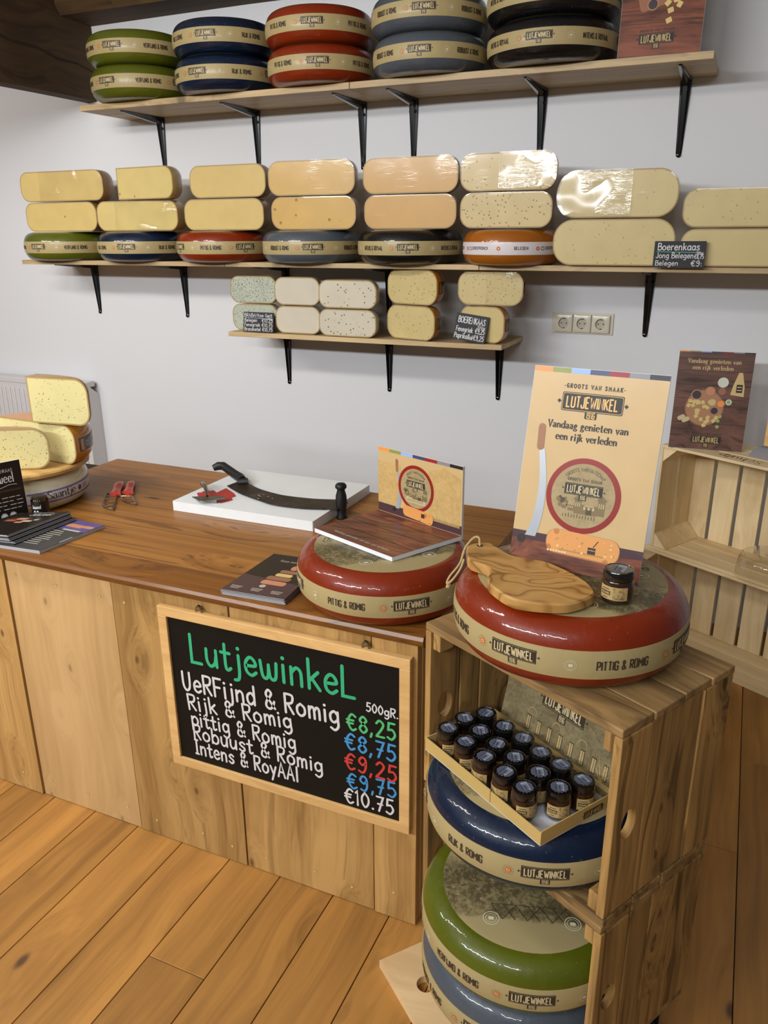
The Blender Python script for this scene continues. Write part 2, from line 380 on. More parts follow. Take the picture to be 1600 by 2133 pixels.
paper('sticker', hx('aab0be'), .4); paper('sticker_grey', hx('6c7484'), .4); paper('sticker_ink', hx('343c50'), .4)
paper('card_board', hx('c0a262'), .6); paper('card_white', hx('d5d8e0'), .5)
sepia('card_sepia', hx('8d7f5e'), hx('5f5438'), 130, .40, .64)
paper('leaflet_black', hx('1c1614'), .35, coat=.25); paper('leaflet_plum', hx('4a3338'), .35, coat=.25); paper('page_grey', hx('a9abae'), .6); paper('page_dark', hx('3f3f40'), .5)
paper('leaflet_purple', hx('5d548c'), .35, coat=.2); paper('leaflet_flesh', hx('c98a6a'), .35, coat=.2); paper('leaflet_orange', hx('b05a34'), .35); paper('text_pale', hx('b9b2a4'), .4)
paper('leaflet_brown', hx('40302a'), .35, coat=.25); paper('meat_brown', hx('9b6a50'), .4)
plain('rope', hx('b59c6a'), .8, var=.15, scale=200)
plain('rubber', hx('1a1715'), .6); plain('caster_metal', hx('4a443e'), .35, metal=.8)
plain('cotton_white', hx('b5aca2'), .8)
plain('text_black', hx('2a241c'), .6)
plain('hole_dark', hx('2b1e10'), .8)

# ------------------------------------------------------------------ mesh builder
class MB:
    def __init__(s): s.v = []; s.f = []; s.m = []; s.p = []
    def add(s, vs, fs, mat, plank=0.0):
        o = len(s.v); s.v += [tuple(v) for v in vs]
        for f in fs: s.f.append(tuple(i+o for i in f)); s.m.append(mat); s.p.append(plank)
    def box(s, x0, x1, y0, y1, z0, z1, mat, plank=None, T=None):
        vs = [(x, y, z) for z in (z0, z1) for y in (y0, y1) for x in (x0, x1)]
        if T: vs = [T(*v) for v in vs]
        s.add(vs, [(0, 2, 3, 1), (4, 5, 7, 6), (0, 1, 5, 4), (2, 6, 7, 3), (0, 4, 6, 2), (1, 3, 7, 5)], mat, random.random() if plank is None else plank)
    def prism(s, poly, z0, z1, mat, T=None, plank=0.0, side=None):
        n = len(poly); vs = [(x, y, z0) for x, y in poly]+[(x, y, z1) for x, y in poly]
        if T: vs = [T(*v) for v in vs]
        s.add(vs, [tuple(range(n-1, -1, -1)), tuple(range(n, 2*n))], mat, plank)
        s.add(vs, [(i, (i+1) % n, (i+1) % n+n, i+n) for i in range(n)], side or mat, plank)
    def lathe(s, prof, mat, n=64, a0=0.0, a1=2*pi, c=(0, 0, 0), mats=None):
        full = abs(a1-a0-2*pi) < 1e-6; k = n if full else n+1; L = len(prof)
        vs = [(c[0]+r*cos(a0+(a1-a0)*j/n), c[1]+r*sin(a0+(a1-a0)*j/n), c[2]+z) for j in range(k) for r, z in prof]
        o = len(s.v); s.v += vs
        for j in range(n):
            a = j*L; b = ((j+1) % k)*L
            for i in range(L-1):
                q = [a+i, b+i, b+i+1, a+i+1]
                if prof[i][0] < 1e-7: q = [a+i, b+i+1, a+i+1]
                elif prof[i+1][0] < 1e-7: q = [a+i, b+i, a+i+1]
                s.f.append(tuple(o+t for t in q)); s.m.append(mats[i] if mats else mat); s.p.append(0.0)
    def tube(s, path, r, mat, n=8, taper=None, cap=True):
        P = [Vector(p) for p in path]; o = len(s.v); up = Vector((0.13, 0.27, 0.95)); L = len(P)
        for i, p in enumerate(P):
            d = (P[min(i+1, L-1)]-P[max(i-1, 0)]).normalized()
            a = d.cross(up).normalized(); b = a.cross(d); rr = r*(taper[i] if taper else 1)
            for k in range(n): s.v.append(tuple(p+rr*(cos(2*pi*k/n)*a+sin(2*pi*k/n)*b)))
        fs = [(o+i*n+k, o+(i+1)*n+k, o+(i+1)*n+(k+1) % n, o+i*n+(k+1) % n) for i in range(L-1) for k in range(n)]
        if cap: fs += [tuple(o+k for k in range(n)), tuple(o+(L-1)*n+n-1-k for k in range(n))]
        for f in fs: s.f.append(f); s.m.append(mat); s.p.append(0.0)
    def loft(s, rings, mat, closed=True, cap=True):
        o = len(s.v); n = len(rings[0])
        for r in rings: s.v += [tuple(p) for p in r]
        fs = [(o+i*n+k, o+i*n+(k+1) % n, o+(i+1)*n+(k+1) % n, o+(i+1)*n+k) for i in range(len(rings)-1) for k in range(n if closed else n-1)]
        if cap: fs += [tuple(o+n-1-k for k in range(n)), tuple(o+(len(rings)-1)*n+k for k in range(n))]
        for f in fs: s.f.append(f); s.m.append(mat); s.p.append(0.0)
    def build(s, name, parent=None, bevel=0.0, smooth=True, loc=None, rz=None, ang=40, seg=2):
        me = bpy.data.meshes.new(name); me.from_pydata(s.v, [], s.f)
        names = list(dict.fromkeys(s.m))
        for n in names: me.materials.append(MAT[n])
        me.polygons.foreach_set('material_index', [names.index(q) for q in s.m])
        at = me.attributes.new('plank', 'FLOAT', 'FACE'); at.data.foreach_set('value', s.p)
        if smooth:
            me.polygons.foreach_set('use_smooth', [True]*len(s.f)); me.set_sharp_from_angle(angle=radians(ang))
        me.update()
        o = bpy.data.objects.new(name, me); COL.objects.link(o)
        if bevel:
            b = o.modifiers.new('bevel', 'BEVEL'); b.width = bevel; b.segments = seg; b.limit_method = 'ANGLE'; b.angle_limit = radians(50)
        if parent is not None: o.parent = parent
        if loc is not None: o.location = loc
        if rz is not None: o.rotation_euler = (0, 0, rz)
        return o

def tag(o, label, cat, group=None):
    o['label'] = label; o['category'] = cat
    if group: o['group'] = group
    return o
def thing(name, label, cat, loc=(0, 0, 0), rz=0.0, group=None):
    o = bpy.data.objects.new(name, None); o.empty_display_size = 0.05; COL.objects.link(o)
    o.location = loc; o.rotation_euler = (0, 0, rz)
    return tag(o, label, cat, group)
def struct(o): o['kind'] = 'structure'; return o
def dup(root, label=None, loc=None, rz=None, group=None, scale=None):
    r = root.copy(); COL.objects.link(r)
    if loc is not None: r.location = loc
    if rz is not None: r.rotation_euler = (0, 0, rz)
    if scale is not None: r.scale = (scale,)*3
    if label: r['label'] = label
    if group: r['group'] = group
    for ch in list(root.children):
        c = ch.copy(); COL.objects.link(c); c.parent = r
        for g in list(ch.children):
            d = g.copy(); COL.objects.link(d); d.parent = c
    return r

# ------------------------------------------------------------------ stroke lettering
SERIF = {'a': (.5, 's.06,.48 .22,.62 .38,.54 .40,.3 .40,.06 .48,0|s.40,.36 .16,.30 .06,.13 .18,0 .32,.05 .40,.16'), 'g': (.5, 's.24,.62 .08,.44 .24,.26 .40,.44 .24,.62|s.14,.27 .08,.16 .25,.09 .46,-.06 .28,-.27 .05,-.18 .12,-.02 .3,.06|l.36,.58 .48,.62')}
def cr(pts, closed=False, k=5):
    if len(pts) < 3: return pts
    out = []; n = len(pts)
    for i in range(n-1):
        p0 = pts[max(i-1, 0)]; p1 = pts[i]; p2 = pts[i+1]; p3 = pts[min(i+2, n-1)]
        for j in range(k):
            t = j/k; t2 = t*t; t3 = t2*t
            out.append(tuple(.5*((2*p1[q])+(-p0[q]+p2[q])*t+(2*p0[q]-5*p1[q]+4*p2[q]-p3[q])*t2+(-p0[q]+3*p1[q]-3*p2[q]+p3[q])*t3) for q in (0, 1)))
    out.append(pts[-1]); return out
HAND = {
'a': (.56, 's.5,.48 .3,.62 .08,.45 .08,.15 .25,0 .42,.1 .5,.3|l.51,.6 .5,.12 .56,0'), 'b': (.56, 'l.08,1 .08,0|s.08,.4 .3,.62 .52,.45 .5,.12 .28,0 .08,.15'),
'c': (.5, 's.48,.5 .3,.62 .08,.45 .08,.15 .28,0 .5,.12'), 'd': (.56, 's.48,.45 .3,.62 .08,.45 .08,.15 .25,0 .48,.18|l.5,1 .5,0'),
'e': (.52, 's.08,.32 .48,.36 .42,.56 .25,.62 .08,.42 .1,.12 .3,0 .5,.12'), 'f': (.4, 's.45,.95 .3,1 .2,.85 .2,.5 .2,0|l.02,.6 .42,.6'),
'g': (.56, 's.48,.45 .3,.62 .08,.45 .1,.15 .28,.05 .48,.2|s.5,.6 .5,.2 .5,-.15 .3,-.35 .08,-.25'), 'h': (.54, 'l.08,1 .08,0|s.08,.4 .25,.6 .45,.52 .48,.3 .48,0'),
'i': (.2, 'l.1,.6 .1,0|d.1,.84'), 'j': (.3, 's.22,.6 .22,.0 .16,-.25 .0,-.3|d.22,.84'), 'k': (.52, 'l.08,1 .08,0|l.45,.6 .1,.28|l.2,.36 .5,0'),
'l': (.2, 'l.1,1 .1,0'), 'm': (.76, 'l.08,.6 .08,0|s.08,.4 .22,.6 .36,.5 .38,0|s.38,.4 .52,.6 .66,.5 .68,0'), 'n': (.56, 'l.08,.6 .08,0|s.08,.4 .28,.6 .45,.5 .48,.25 .48,0'),
'o': (.56, 's.28,.62 .08,.45 .08,.15 .28,0 .5,.15 .5,.45 .28,.62'), 'p': (.56, 'l.08,.6 .08,-.35|s.08,.4 .3,.62 .52,.45 .5,.15 .28,0 .08,.15'),
'r': (.4, 'l.08,.6 .08,0|s.08,.38 .2,.57 .38,.6'), 's': (.48, 's.45,.52 .28,.62 .1,.5 .2,.36 .4,.25 .42,.1 .25,0 .06,.1'),
't': (.42, 's.2,.9 .2,.15 .28,0 .42,.08|l.02,.6 .4,.6'), 'u': (.56, 's.08,.6 .08,.2 .22,0 .42,.12 .48,.35|l.5,.6 .5,0'),
'v': (.5, 'l.04,.6 .26,0 .48,.6'), 'w': (.74, 's.04,.6 .1,.12 .22,0 .34,.12 .38,.5|s.38,.4 .42,.1 .54,0 .66,.12 .7,.6'), 'y': (.54, 'l.05,.6 .28,.05|l.5,.6 .15,-.35'), 'z': (.5, 'l.05,.6 .45,.6 .05,0 .48,0'),
'A': (.62, 'l.02,0 .3,1 .58,0|l.14,.35 .48,.35'), 'B': (.56, 'l.06,0 .06,1|s.06,1 .45,.95 .42,.6 .06,.53|s.06,.53 .55,.45 .5,.05 .06,0'),
'C': (.58, 's.55,.85 .32,1 .06,.7 .06,.3 .32,0 .56,.15'), 'D': (.58, 'l.06,0 .06,1|s.06,1 .5,.85 .55,.45 .4,.05 .06,0'), 'E': (.54, 'l.5,1 .06,1 .06,0 .52,0|l.06,.52 .42,.52'),
'F': (.5, 'l.5,1 .06,1 .06,0|l.06,.52 .42,.52'), 'G': (.6, 's.55,.85 .32,1 .06,.7 .06,.3 .32,0 .55,.15 .56,.42|l.57,.45 .34,.45'), 'H': (.6, 'l.06,0 .06,1|l.54,0 .54,1|l.06,.5 .54,.5'),
'I': (.3, 'l.15,1 .15,0|l.02,1 .28,1|l.02,0 .28,0'), 'J': (.45, 's.38,1 .38,.2 .22,0 .02,.15'), 'K': (.56, 'l.06,1 .06,0|l.52,1 .08,.45|l.2,.56 .55,0'), 'L': (.54, 'l.08,1 .06,0 .5,0'),
'M': (.7, 'l.06,0 .08,1 .35,.4 .62,1 .64,0'), 'N': (.6, 'l.06,0 .06,1 .54,0 .54,1'), 'O': (.66, 's.33,1 .06,.75 .06,.25 .33,0 .6,.25 .6,.75 .33,1'),
'P': (.55, 'l.06,0 .06,1|s.06,1 .5,.92 .48,.55 .06,.48'), 'R': (.56, 'l.06,0 .06,1|s.06,1 .5,.95 .45,.58 .06,.48|l.2,.5 .52,0'),
'S': (.54, 's.5,.85 .28,1 .08,.8 .2,.58 .42,.42 .48,.2 .28,0 .04,.15'), 'T': (.56, 'l.02,1 .54,1|l.28,1 .28,0'), 'U': (.58, 's.06,1 .06,.3 .22,0 .42,.1 .5,.4 .52,1'),
'V': (.6, 'l.02,1 .3,0 .58,1'), 'W': (.84, 'l.02,1 .22,0 .42,.8 .62,0 .82,1'), 'Y': (.56, 'l.02,1 .28,.5 .54,1|l.28,.5 .28,0'),
'0': (.56, 's.28,1 .08,.7 .08,.3 .28,0 .5,.3 .5,.7 .28,1'), '1': (.24, 'l.02,.85 .14,1 .14,0'), '2': (.54, 's.06,.8 .25,1 .48,.8 .35,.45 .06,.02|l.06,0 .52,0'),
'3': (.5, 's.06,.9 .28,1 .44,.8 .2,.55 .46,.3 .28,0 .04,.12'), '5': (.54, 'l.48,1 .14,1 .1,.55|s.1,.55 .35,.6 .5,.3 .3,0 .05,.1'),
'6': (.54, 's.45,.95 .2,.8 .06,.35 .25,0 .48,.25 .3,.5 .08,.3'), '7': (.5, 'l.05,1 .48,1 .18,0|l.12,.5 .42,.5'), '8': (.54, 's.28,.55 .08,.75 .28,1 .48,.78 .28,.55 .06,.25 .28,0 .5,.25 .28,.55'),
'9': (.54, 's.46,.7 .28,.5 .08,.72 .25,1 .46,.85 .46,.3 .3,0 .08,.08'), '€': (.6, 's.55,.88 .32,1 .12,.7 .12,.3 .32,0 .56,.12|l.0,.62 .42,.62|l.0,.42 .38,.42'),
'&': (.64, 's.62,.05 .35,.4 .12,.75 .28,1 .45,.8 .15,.4 .1,.12 .3,0 .5,.15 .6,.42'), ',': (.22, 'l.12,.08 .05,-.15'), '.': (.2, 'd.1,.04'), ':': (.2, 'd.1,.5|d.1,.12'), '-': (.3, 'l.04,.35 .26,.35'), '·': (.24, 'd.12,.45'), ' ': (.3, ''),
}
q = .09
BLOCK = {
'L': (.40, '0,1 0,0 .4,0'), 'U': (.44, f'0,1 0,{q} {q},0 {.44-q},0 .44,{q} .44,1'), 'T': (.44, '0,1 .44,1|.22,1 .22,0'), 'J': (.36, f'.36,1 .36,{q} {.36-q},0 {q},0 0,{q} 0,.28'),
'E': (.40, '.4,1 0,1 0,0 .4,0|0,.52 .33,.52'), 'W': (.66, '0,1 .16,0 .33,.75 .5,0 .66,1'), 'I': (.0001, '0,1 0,0'), 'N': (.46, '0,0 0,1 .46,0 .46,1'),
'K': (.44, '0,1 0,0|.44,1 .02,.46|.14,.58 .44,0'), 'P': (.42, f'0,0 0,1 {.42-q},1 .42,{1-q} .42,.55 {.42-q},.46 0,.46'),
'G': (.44, f'.44,.72 .44,{1-q} {.44-q},1 {q},1 0,{1-q} 0,{q} {q},0 {.44-q},0 .44,{q} .44,.46 .24,.46'), 'R': (.44, f'0,0 0,1 {.44-q},1 .44,{1-q} .44,.57 {.44-q},.48 0,.48|.2,.48 .44,0'),
'O': (.44, f'{q},0 0,{q} 0,{1-q} {q},1 {.44-q},1 .44,{1-q} .44,{q} {.44-q},0 {q},0'), 'M': (.58, '0,0 0,1 .29,.4 .58,1 .58,0'), 'V': (.46, '0,1 .23,0 .46,1'), 'F': (.38, '.38,1 0,1 0,0|0,.52 .32,.52'),
'D': (.44, f'0,0 0,1 {.44-q},1 .44,{1-q} .44,{q} {.44-q},0 0,0'), 'Y': (.46, '0,1 .23,.5 .46,1|.23,.5 .23,0'), 'A': (.46, '0,0 .23,1 .46,0|.09,.34 .37,.34'), 'H': (.44, '0,0 0,1|.44,0 .44,1|0,.5 .44,.5'),
'S': (.42, f'.42,.74 .42,{1-q} {.42-q},1 {q},1 0,{1-q} 0,.6 .42,.42 .42,{q} {.42-q},0 {q},0 0,{q} 0,.26'), 'B': (.42, '0,0 0,1 .34,1 .4,.9 .4,.6 .33,.52 0,.52|.33,.52 .42,.44 .42,.1 .34,0 0,0'),
'C': (.42, f'.42,.72 .42,{1-q} {.42-q},1 {q},1 0,{1-q} 0,{q} {q},0 {.42-q},0 .42,{q} .42,.28'), '1': (.12, '0,.85 .12,1 .12,0'), '9': (.40, '0,.2 0,.08 .08,0 .32,0 .4,.08 .4,.92 .32,1 .08,1 0,.92 0,.55 .08,.46 .4,.46'),
'6': (.40, '.4,.8 .4,.92 .32,1 .08,1 0,.92 0,.08 .08,0 .32,0 .4,.08 .4,.46 .32,.54 0,.54'), '&': (.5, '.5,0 .08,.72 .08,.92 .16,1 .28,1 .34,.92 .34,.72 0,.3 0,.08 .08,0 .28,0 .46,.34'), '-': (.2, '0,.45 .2,.45'), ' ': (.2, ''), '·': (.06, '0,.45 .06,.45'),
}
class Dec:
    """flat artwork: a list of (polygon, material, layer)"""
    def __init__(s, sub=None): s.i = []; s.sub = sub; s.k = 0
    def poly(s, p, mat, layer=1): s.i.append((list(p), mat, layer+.085*(s.k % 11)))
    def rect(s, x0, y0, x1, y1, mat, layer=1):
        if s.sub and abs(x1-x0) > s.sub:
            n = int(abs(x1-x0)/s.sub)+1
            for k in range(n): s.poly([(x0+(x1-x0)*k/n, y0), (x0+(x1-x0)*(k+1)/n, y0), (x0+(x1-x0)*(k+1)/n, y1), (x0+(x1-x0)*k/n, y1)], mat, layer)
        else: s.poly([(x0, y0), (x1, y0), (x1, y1), (x0, y1)], mat, layer)
    def disc(s, cx, cy, r, mat, layer=1, n=20, ry=None, a0=0):
        s.k += 1
        s.poly([(cx+r*cos(a0+2*pi*k/n), cy+(ry or r)*sin(a0+2*pi*k/n)) for k in range(n)], mat, layer)
    def ring(s, cx, cy, r0, r1, mat, layer=1, n=24, ry=1.0, a0=0, a1=2*pi):
        for k in range(n):
            a = a0+(a1-a0)*k/n; b = a0+(a1-a0)*(k+1)/n
            s.poly([(cx+r0*cos(a), cy+ry*r0*sin(a)), (cx+r1*cos(a), cy+ry*r1*sin(a)), (cx+r1*cos(b), cy+ry*r1*sin(b)), (cx+r0*cos(b), cy+ry*r0*sin(b))], mat, layer)
    def rrect(s, cx, cy, w, h, r, mat, layer=1, rot=0.0, n=5):
        s.k += 1
        p = []
        for k, (sx, sy) in enumerate(((1, 1), (-1, 1), (-1, -1), (1, -1))):
            for j in range(n+1):
                a = pi/2*k+pi/2*j/n
                x = sx*(w/2-r)+r*cos(a); y = sy*(h/2-r)+r*sin(a)
                p.append((cx+x*cos(rot)-y*sin(rot), cy+x*sin(rot)+y*cos(rot)))
        s.poly(p, mat, layer)
    def stroke(s, pts, w, mat, layer=2, round_=True, thin=None):
        s.k += 1
        if s.sub:
            q2 = [pts[0]]
            for a, b in zip(pts, pts[1:]):
                n = max(1, int(sqrt((b[0]-a[0])**2+(b[1]-a[1])**2)/s.sub+.999))
                q2 += [(a[0]+(b[0]-a[0])*k/n, a[1]+(b[1]-a[1])*k/n) for k in range(1, n+1)]
            pts = q2
        P = [p for i, p in enumerate(pts) if i == 0 or abs(p[0]-pts[i-1][0])+abs(p[1]-pts[i-1][1]) > 1e-7]
        if len(P) < 2: return
        L = len(P); left = []; right = []
        nrm = []
        for a, b in zip(P, P[1:]):
            dx, dy = b[0]-a[0], b[1]-a[1]; l = sqrt(dx*dx+dy*dy); nrm.append((-dy/l, dx/l, abs(dy)/l))
        closed = abs(P[0][0]-P[-1][0])+abs(P[0][1]-P[-1][1]) < 1e-6
        for i, p in enumerate(P):
            a = nrm[i-1] if i > 0 else (nrm[-1] if closed else nrm[0]); b = nrm[i] if i < L-1 else (nrm[0] if closed else nrm[-1])
            mx, my = a[0]+b[0], a[1]+b[1]; ml = sqrt(mx*mx+my*my)
            if ml < .3: mx, my, ml = b[0], b[1], 1.0
            mx /= ml; my /= ml; k = min(1.6, 1/max(.35, mx*b[0]+my*b[1]))
            hw = w/2
            if thin is not None: v = (a[2]+b[2])/2; hw = (thin+(w-thin)*v**1.5)/2
            left.append((p[0]+mx*hw*k, p[1]+my*hw*k)); right.append((p[0]-mx*hw*k, p[1]-my*hw*k))
        for i in range(L-1): s.poly([left[i], right[i], right[i+1], left[i+1]], mat, layer)
        if round_ and not closed:
            for p in (P[0], P[-1]): s.k += 1; s.disc(p[0], p[1], w/2, mat, layer, 8)
            s.k -= 2
    def text(s, t, x, y, h, mat, width=None, font='H', wt=.12, ang=0.0, layer=2, thin=None, gap=None, sx=1.0, x1y1=None, center=False, arc=None, flip=False):
        F = BLOCK if font == 'B' else HAND
        g = gap if gap is not None else (.24 if font == 'B' else .12)
        pos = 0.0; items = []
        for ch in t:
            w, d = F.get(ch, F.get(ch.upper(), F[' ']))
            if thin is not None and ch in SERIF: w, d = SERIF[ch]
            items.append((pos, w, d)); pos += w+g
        tot = pos-g
        if x1y1: dx, dy = x1y1[0]-x, x1y1[1]-y; width = sqrt(dx*dx+dy*dy); ang = atan2(dy, dx)
        kx = (width/tot/h) if width else sx
        if center: x -= cos(ang)*tot*kx*h/2; y -= sin(ang)*tot*kx*h/2
        ca, sa = cos(ang), sin(ang)
        for pos, w, d in items:
            for st in d.split('|'):
                if not st: continue
                kind = 'l'
                if st[0] in 'lsd': kind = st[0]; st = st[1:]
                pts = [tuple(float(v) for v in a.split(',')) for a in st.split()]
                if kind == 's': pts = cr(pts)
                def tr(a):
                    u = (pos+a[0])*kx*h; v = a[1]*h
                    if arc:
                        cx, cy, R, mid = arc; th = mid-(u-tot*kx*h/2)/R
                        return (cx+(R+v)*cos(th), cy+(R+v)*sin(th))
                    return (x+u*ca-v*sa, y+u*sa+v*ca)
                if thin is not None and kind == 'l' and ch.isalpha():
                    for p_, o_ in ((pts[0], pts[1]), (pts[-1], pts[-2])):
                        if abs(p_[0]-o_[0]) < .35*abs(p_[1]-o_[1]): s.stroke([tr((p_[0]-.10, p_[1])), tr((p_[0]+.10, p_[1]))], thin*h*1.2, mat, layer, False)
                pts = [tr(p) for p in pts]
                if kind == 'd': s.disc(pts[0][0], pts[0][1], wt*h*.62, mat, layer, 8)
                else: s.stroke(pts, wt*h, mat, layer, font == 'H' and thin is None, thin*h if thin is not None else None)
        return tot*kx*h
    def logo(s, cx, cy, w, dark='logo_dark', light='logo_light', box=True, arrows=True, year=True, layer=2, top=True):
        h = w*.30
        if box:
            s.rect(cx-w/2, cy-h/2, cx+w/2, cy+h/2, dark, layer)
            if year: s.rect(cx-w*.10, cy-h*.5-w*.13, cx+w*.10, cy-h/2+.0001, dark, layer)
            for yy in (cy+h*.42, cy-h*.42): s.rect(cx-w*.485, yy-w*.002, cx+w*.485, yy+w*.002, light, layer+1)
        s.text('LUTJEWINKEL', cx-w*.43, cy-h*.30, h*.60, light, width=w*.86, font='B', wt=.145, layer=layer+1, gap=.24)
        if year: s.text('1916', cx-w*.065, cy-h*.5-w*.105, w*.10, light, width=w*.13, font='B', wt=.13, layer=layer+1)
        if arrows:
            for sg in (-1, 1):
                a = cx+sg*w*.55
                s.poly([(a-w*.022, cy), (a, cy-w*.03), (a+w*.022, cy), (a, cy+w*.03)][::1], dark, layer)
                s.rect(min(cx+sg*w*.5, a), cy-w*.006, max(cx+sg*w*.5, a), cy+w*.006, dark, layer)
    def emit(s, mb, f, base=.0004, step=.00025):
        for p, mat, layer in s.i:
            a = sum(p[i][0]*p[(i+1) % len(p)][1]-p[(i+1) % len(p)][0]*p[i][1] for i in range(len(p)))
            if a < 0: p = p[::-1]
            mb.add([f(x, y, base+step*layer) for x, y in p], [tuple(range(len(p)))], mat)

def plane_map(O, U, V, N):
    O, U, V, N = (Vector(a) for a in (O, U, V, N))
    return lambda u, v, w: tuple(O+U*u+V*v+N*w)
XZ = lambda y: (lambda u, v, w: (u, y-w, v))      # facing -y
XY = lambda z: (lambda u, v, w: (u, v, z+w))      # facing up

# ------------------------------------------------------------------ room shell
def room():
    m = MB(); x = .078
    m.box(-4.5, 3.2, -6.2, .02, -.06, -.012, 'hole_dark', 0)
    k0 = int((-4.4-.078)/.1505)-1
    for k in range(k0, 21):
        xa = .078+k*.1505
        ends = [-6.2, .02]
        cut = {-3: -2.227, 4: -1.36}.get(k)
        if cut is None: cut = random.choice([None, -random.uniform(.3, 1.6), -random.uniform(3.4, 5.8)])
        ys = [-6.2, cut, .02] if cut else ends
        for a, b in zip(ys, ys[1:]): m.box(xa+.0011, xa+.1505-.0011, a+.0008, b-.0008, -.03, 0, 'floor_pine')
    struct(m.build('floor', bevel=.0012, smooth=False))
    m = MB(); m.box(-4.6, 3.2, 0, .15, -.06, 2.75, 'white_plaster', 0); struct(m.build('wall_back', smooth=False))
    m = MB(); m.box(-4.6, 3.2, -6.2, .15, 2.75, 2.85, 'white_plaster', 0); struct(m.build('ceiling', smooth=False))
    # timber beams
    m = MB()
    ys = [-3.2+i*.32 for i in range(11)]
    rings = []
    for i, y in enumerate(ys):
        j = (random.random()-.5)*.008
        rings.append([(-2.236+j, y, 2.122), (-2.222, y, 2.15+j), (-2.226+j, y, 2.55), (-2.44, y, 2.55), (-2.44, y, 2.26), (-2.300+j, y, 2.118)])
    m.loft(rings, 'old_beam'); o = m.build('timber_beam', ang=25)
    struct(o)
    m = MB()
    m.tube([(-2.221, -1.2+i*.12, 2.36-.012*i+random.uniform(-.008, .008)) for i in range(11)], .006, 'hole_dark', 6, [.3+.7*sin(pi*i/10) for i in range(11)])
    m.build('crack', o)
    m = MB()
    xs = [-2.222+i*.42 for i in range(11)]; rings = []
    for x in xs:
        j = (random.random()-.5)*.006
        rings.append([(x, -.215+j, 2.47), (x, -.190+j, 2.43), (x, -.004, 2.428+j), (x, -.004, 2.749), (x, -.225, 2.749)])
    m.loft(rings, 'old_beam_cross'); struct(m.build('timber_crossbeam', ang=25))
room()

# ------------------------------------------------------------------ counter
HT = .7724; YF = -1.909; YB = -1.121
def counter():
    t = thing('shop_counter', 'long pine shop counter clad with wide upright boards', 'counter', (-.6, YF, 0))
    L = lambda m, n, **k: m.build(n, t, **k)
    def off(m):
        m.v = [(a+.6, b-YF, c) for a, b, c in m.v]; return m
    m = MB(); m.box(-2.3, .135, YF+.022, YB-.01, .0, HT-.031, 'hole_dark', .3); L(off(m), 'carcass', smooth=False)
    js = [-2.35, -1.95, -1.48, -1.014, -.658, -.317, .040, .147]
    screws = {3: [(-.98, .70), (-.84, .695), (-.70, .69), (-.975, .06), (-.84, .055), (-.70, .06)], 4: [(-.62, .69), (-.36, .68), (-.60, .05), (-.45, .06), (-.36, .05)], 5: [(-.26, .05), (-.12, .06), (-.02, .05)], 6: [(.09, .08)], 2: [(-1.08, .06), (-1.3, .05)]}
    for i, (a, b) in enumerate(zip(js, js[1:])):
        m = MB(); dy = (.0, .003, .004, .0, .002, .0, .003)[i]; ga = (.0016, .0016, .0016, .0040, .0016, .0016, .0016)[i]
        m.box(a+ga, b-.0016, YF-dy, YF+.021, .002, HT-.032, 'panel_pale' if i == 3 else 'panel_pine', .13*i+.07)
        for x, z in screws.get(i, []):
            m.lathe([(0, 0), (.0042, 0), (.0042, .001)], 'rind_pale', 10)
            n = 10*3; 
            m.v[-n:] = [(x+p[0], YF-dy-.0002-p[2], z+p[1]) for p in m.v[-n:]]
        L(off(m), 'front_board', bevel=.002, smooth=False)
    m = MB(); m.box(.125, .147, YF+.022, YB-.01, .002, HT-.032, 'panel_pine', .55); L(off(m), 'end_board', bevel=.002, smooth=False)
    # continuous worktop with a rounded nose, glued from lengths of pine
    m = MB(); n = 8; d = (-1.935-YB)/n
    for i in range(n):
        ya, yb2 = YB+d*i, YB+d*(i+1)
        if i < n-1: m.box(-1.327+(-1.0 if i > 3 else 0)*0, .165, yb2, ya, HT-.030, HT, 'worktop_pine', .37*i+.1)
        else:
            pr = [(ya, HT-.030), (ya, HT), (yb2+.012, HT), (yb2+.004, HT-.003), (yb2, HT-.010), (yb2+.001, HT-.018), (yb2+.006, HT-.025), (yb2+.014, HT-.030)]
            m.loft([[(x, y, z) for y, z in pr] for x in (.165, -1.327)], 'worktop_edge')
    # the part of the top that runs on along the shop, out past the pile of cheese
    m.box(-2.32, -1.327, -1.935, YB-.16, HT-.030, HT, 'worktop_pine', .62)
    o = m.build('worktop', smooth=True, ang=30)
    tag(o, 'varnished pine worktop lying along the shop counter', 'worktop')
counter()

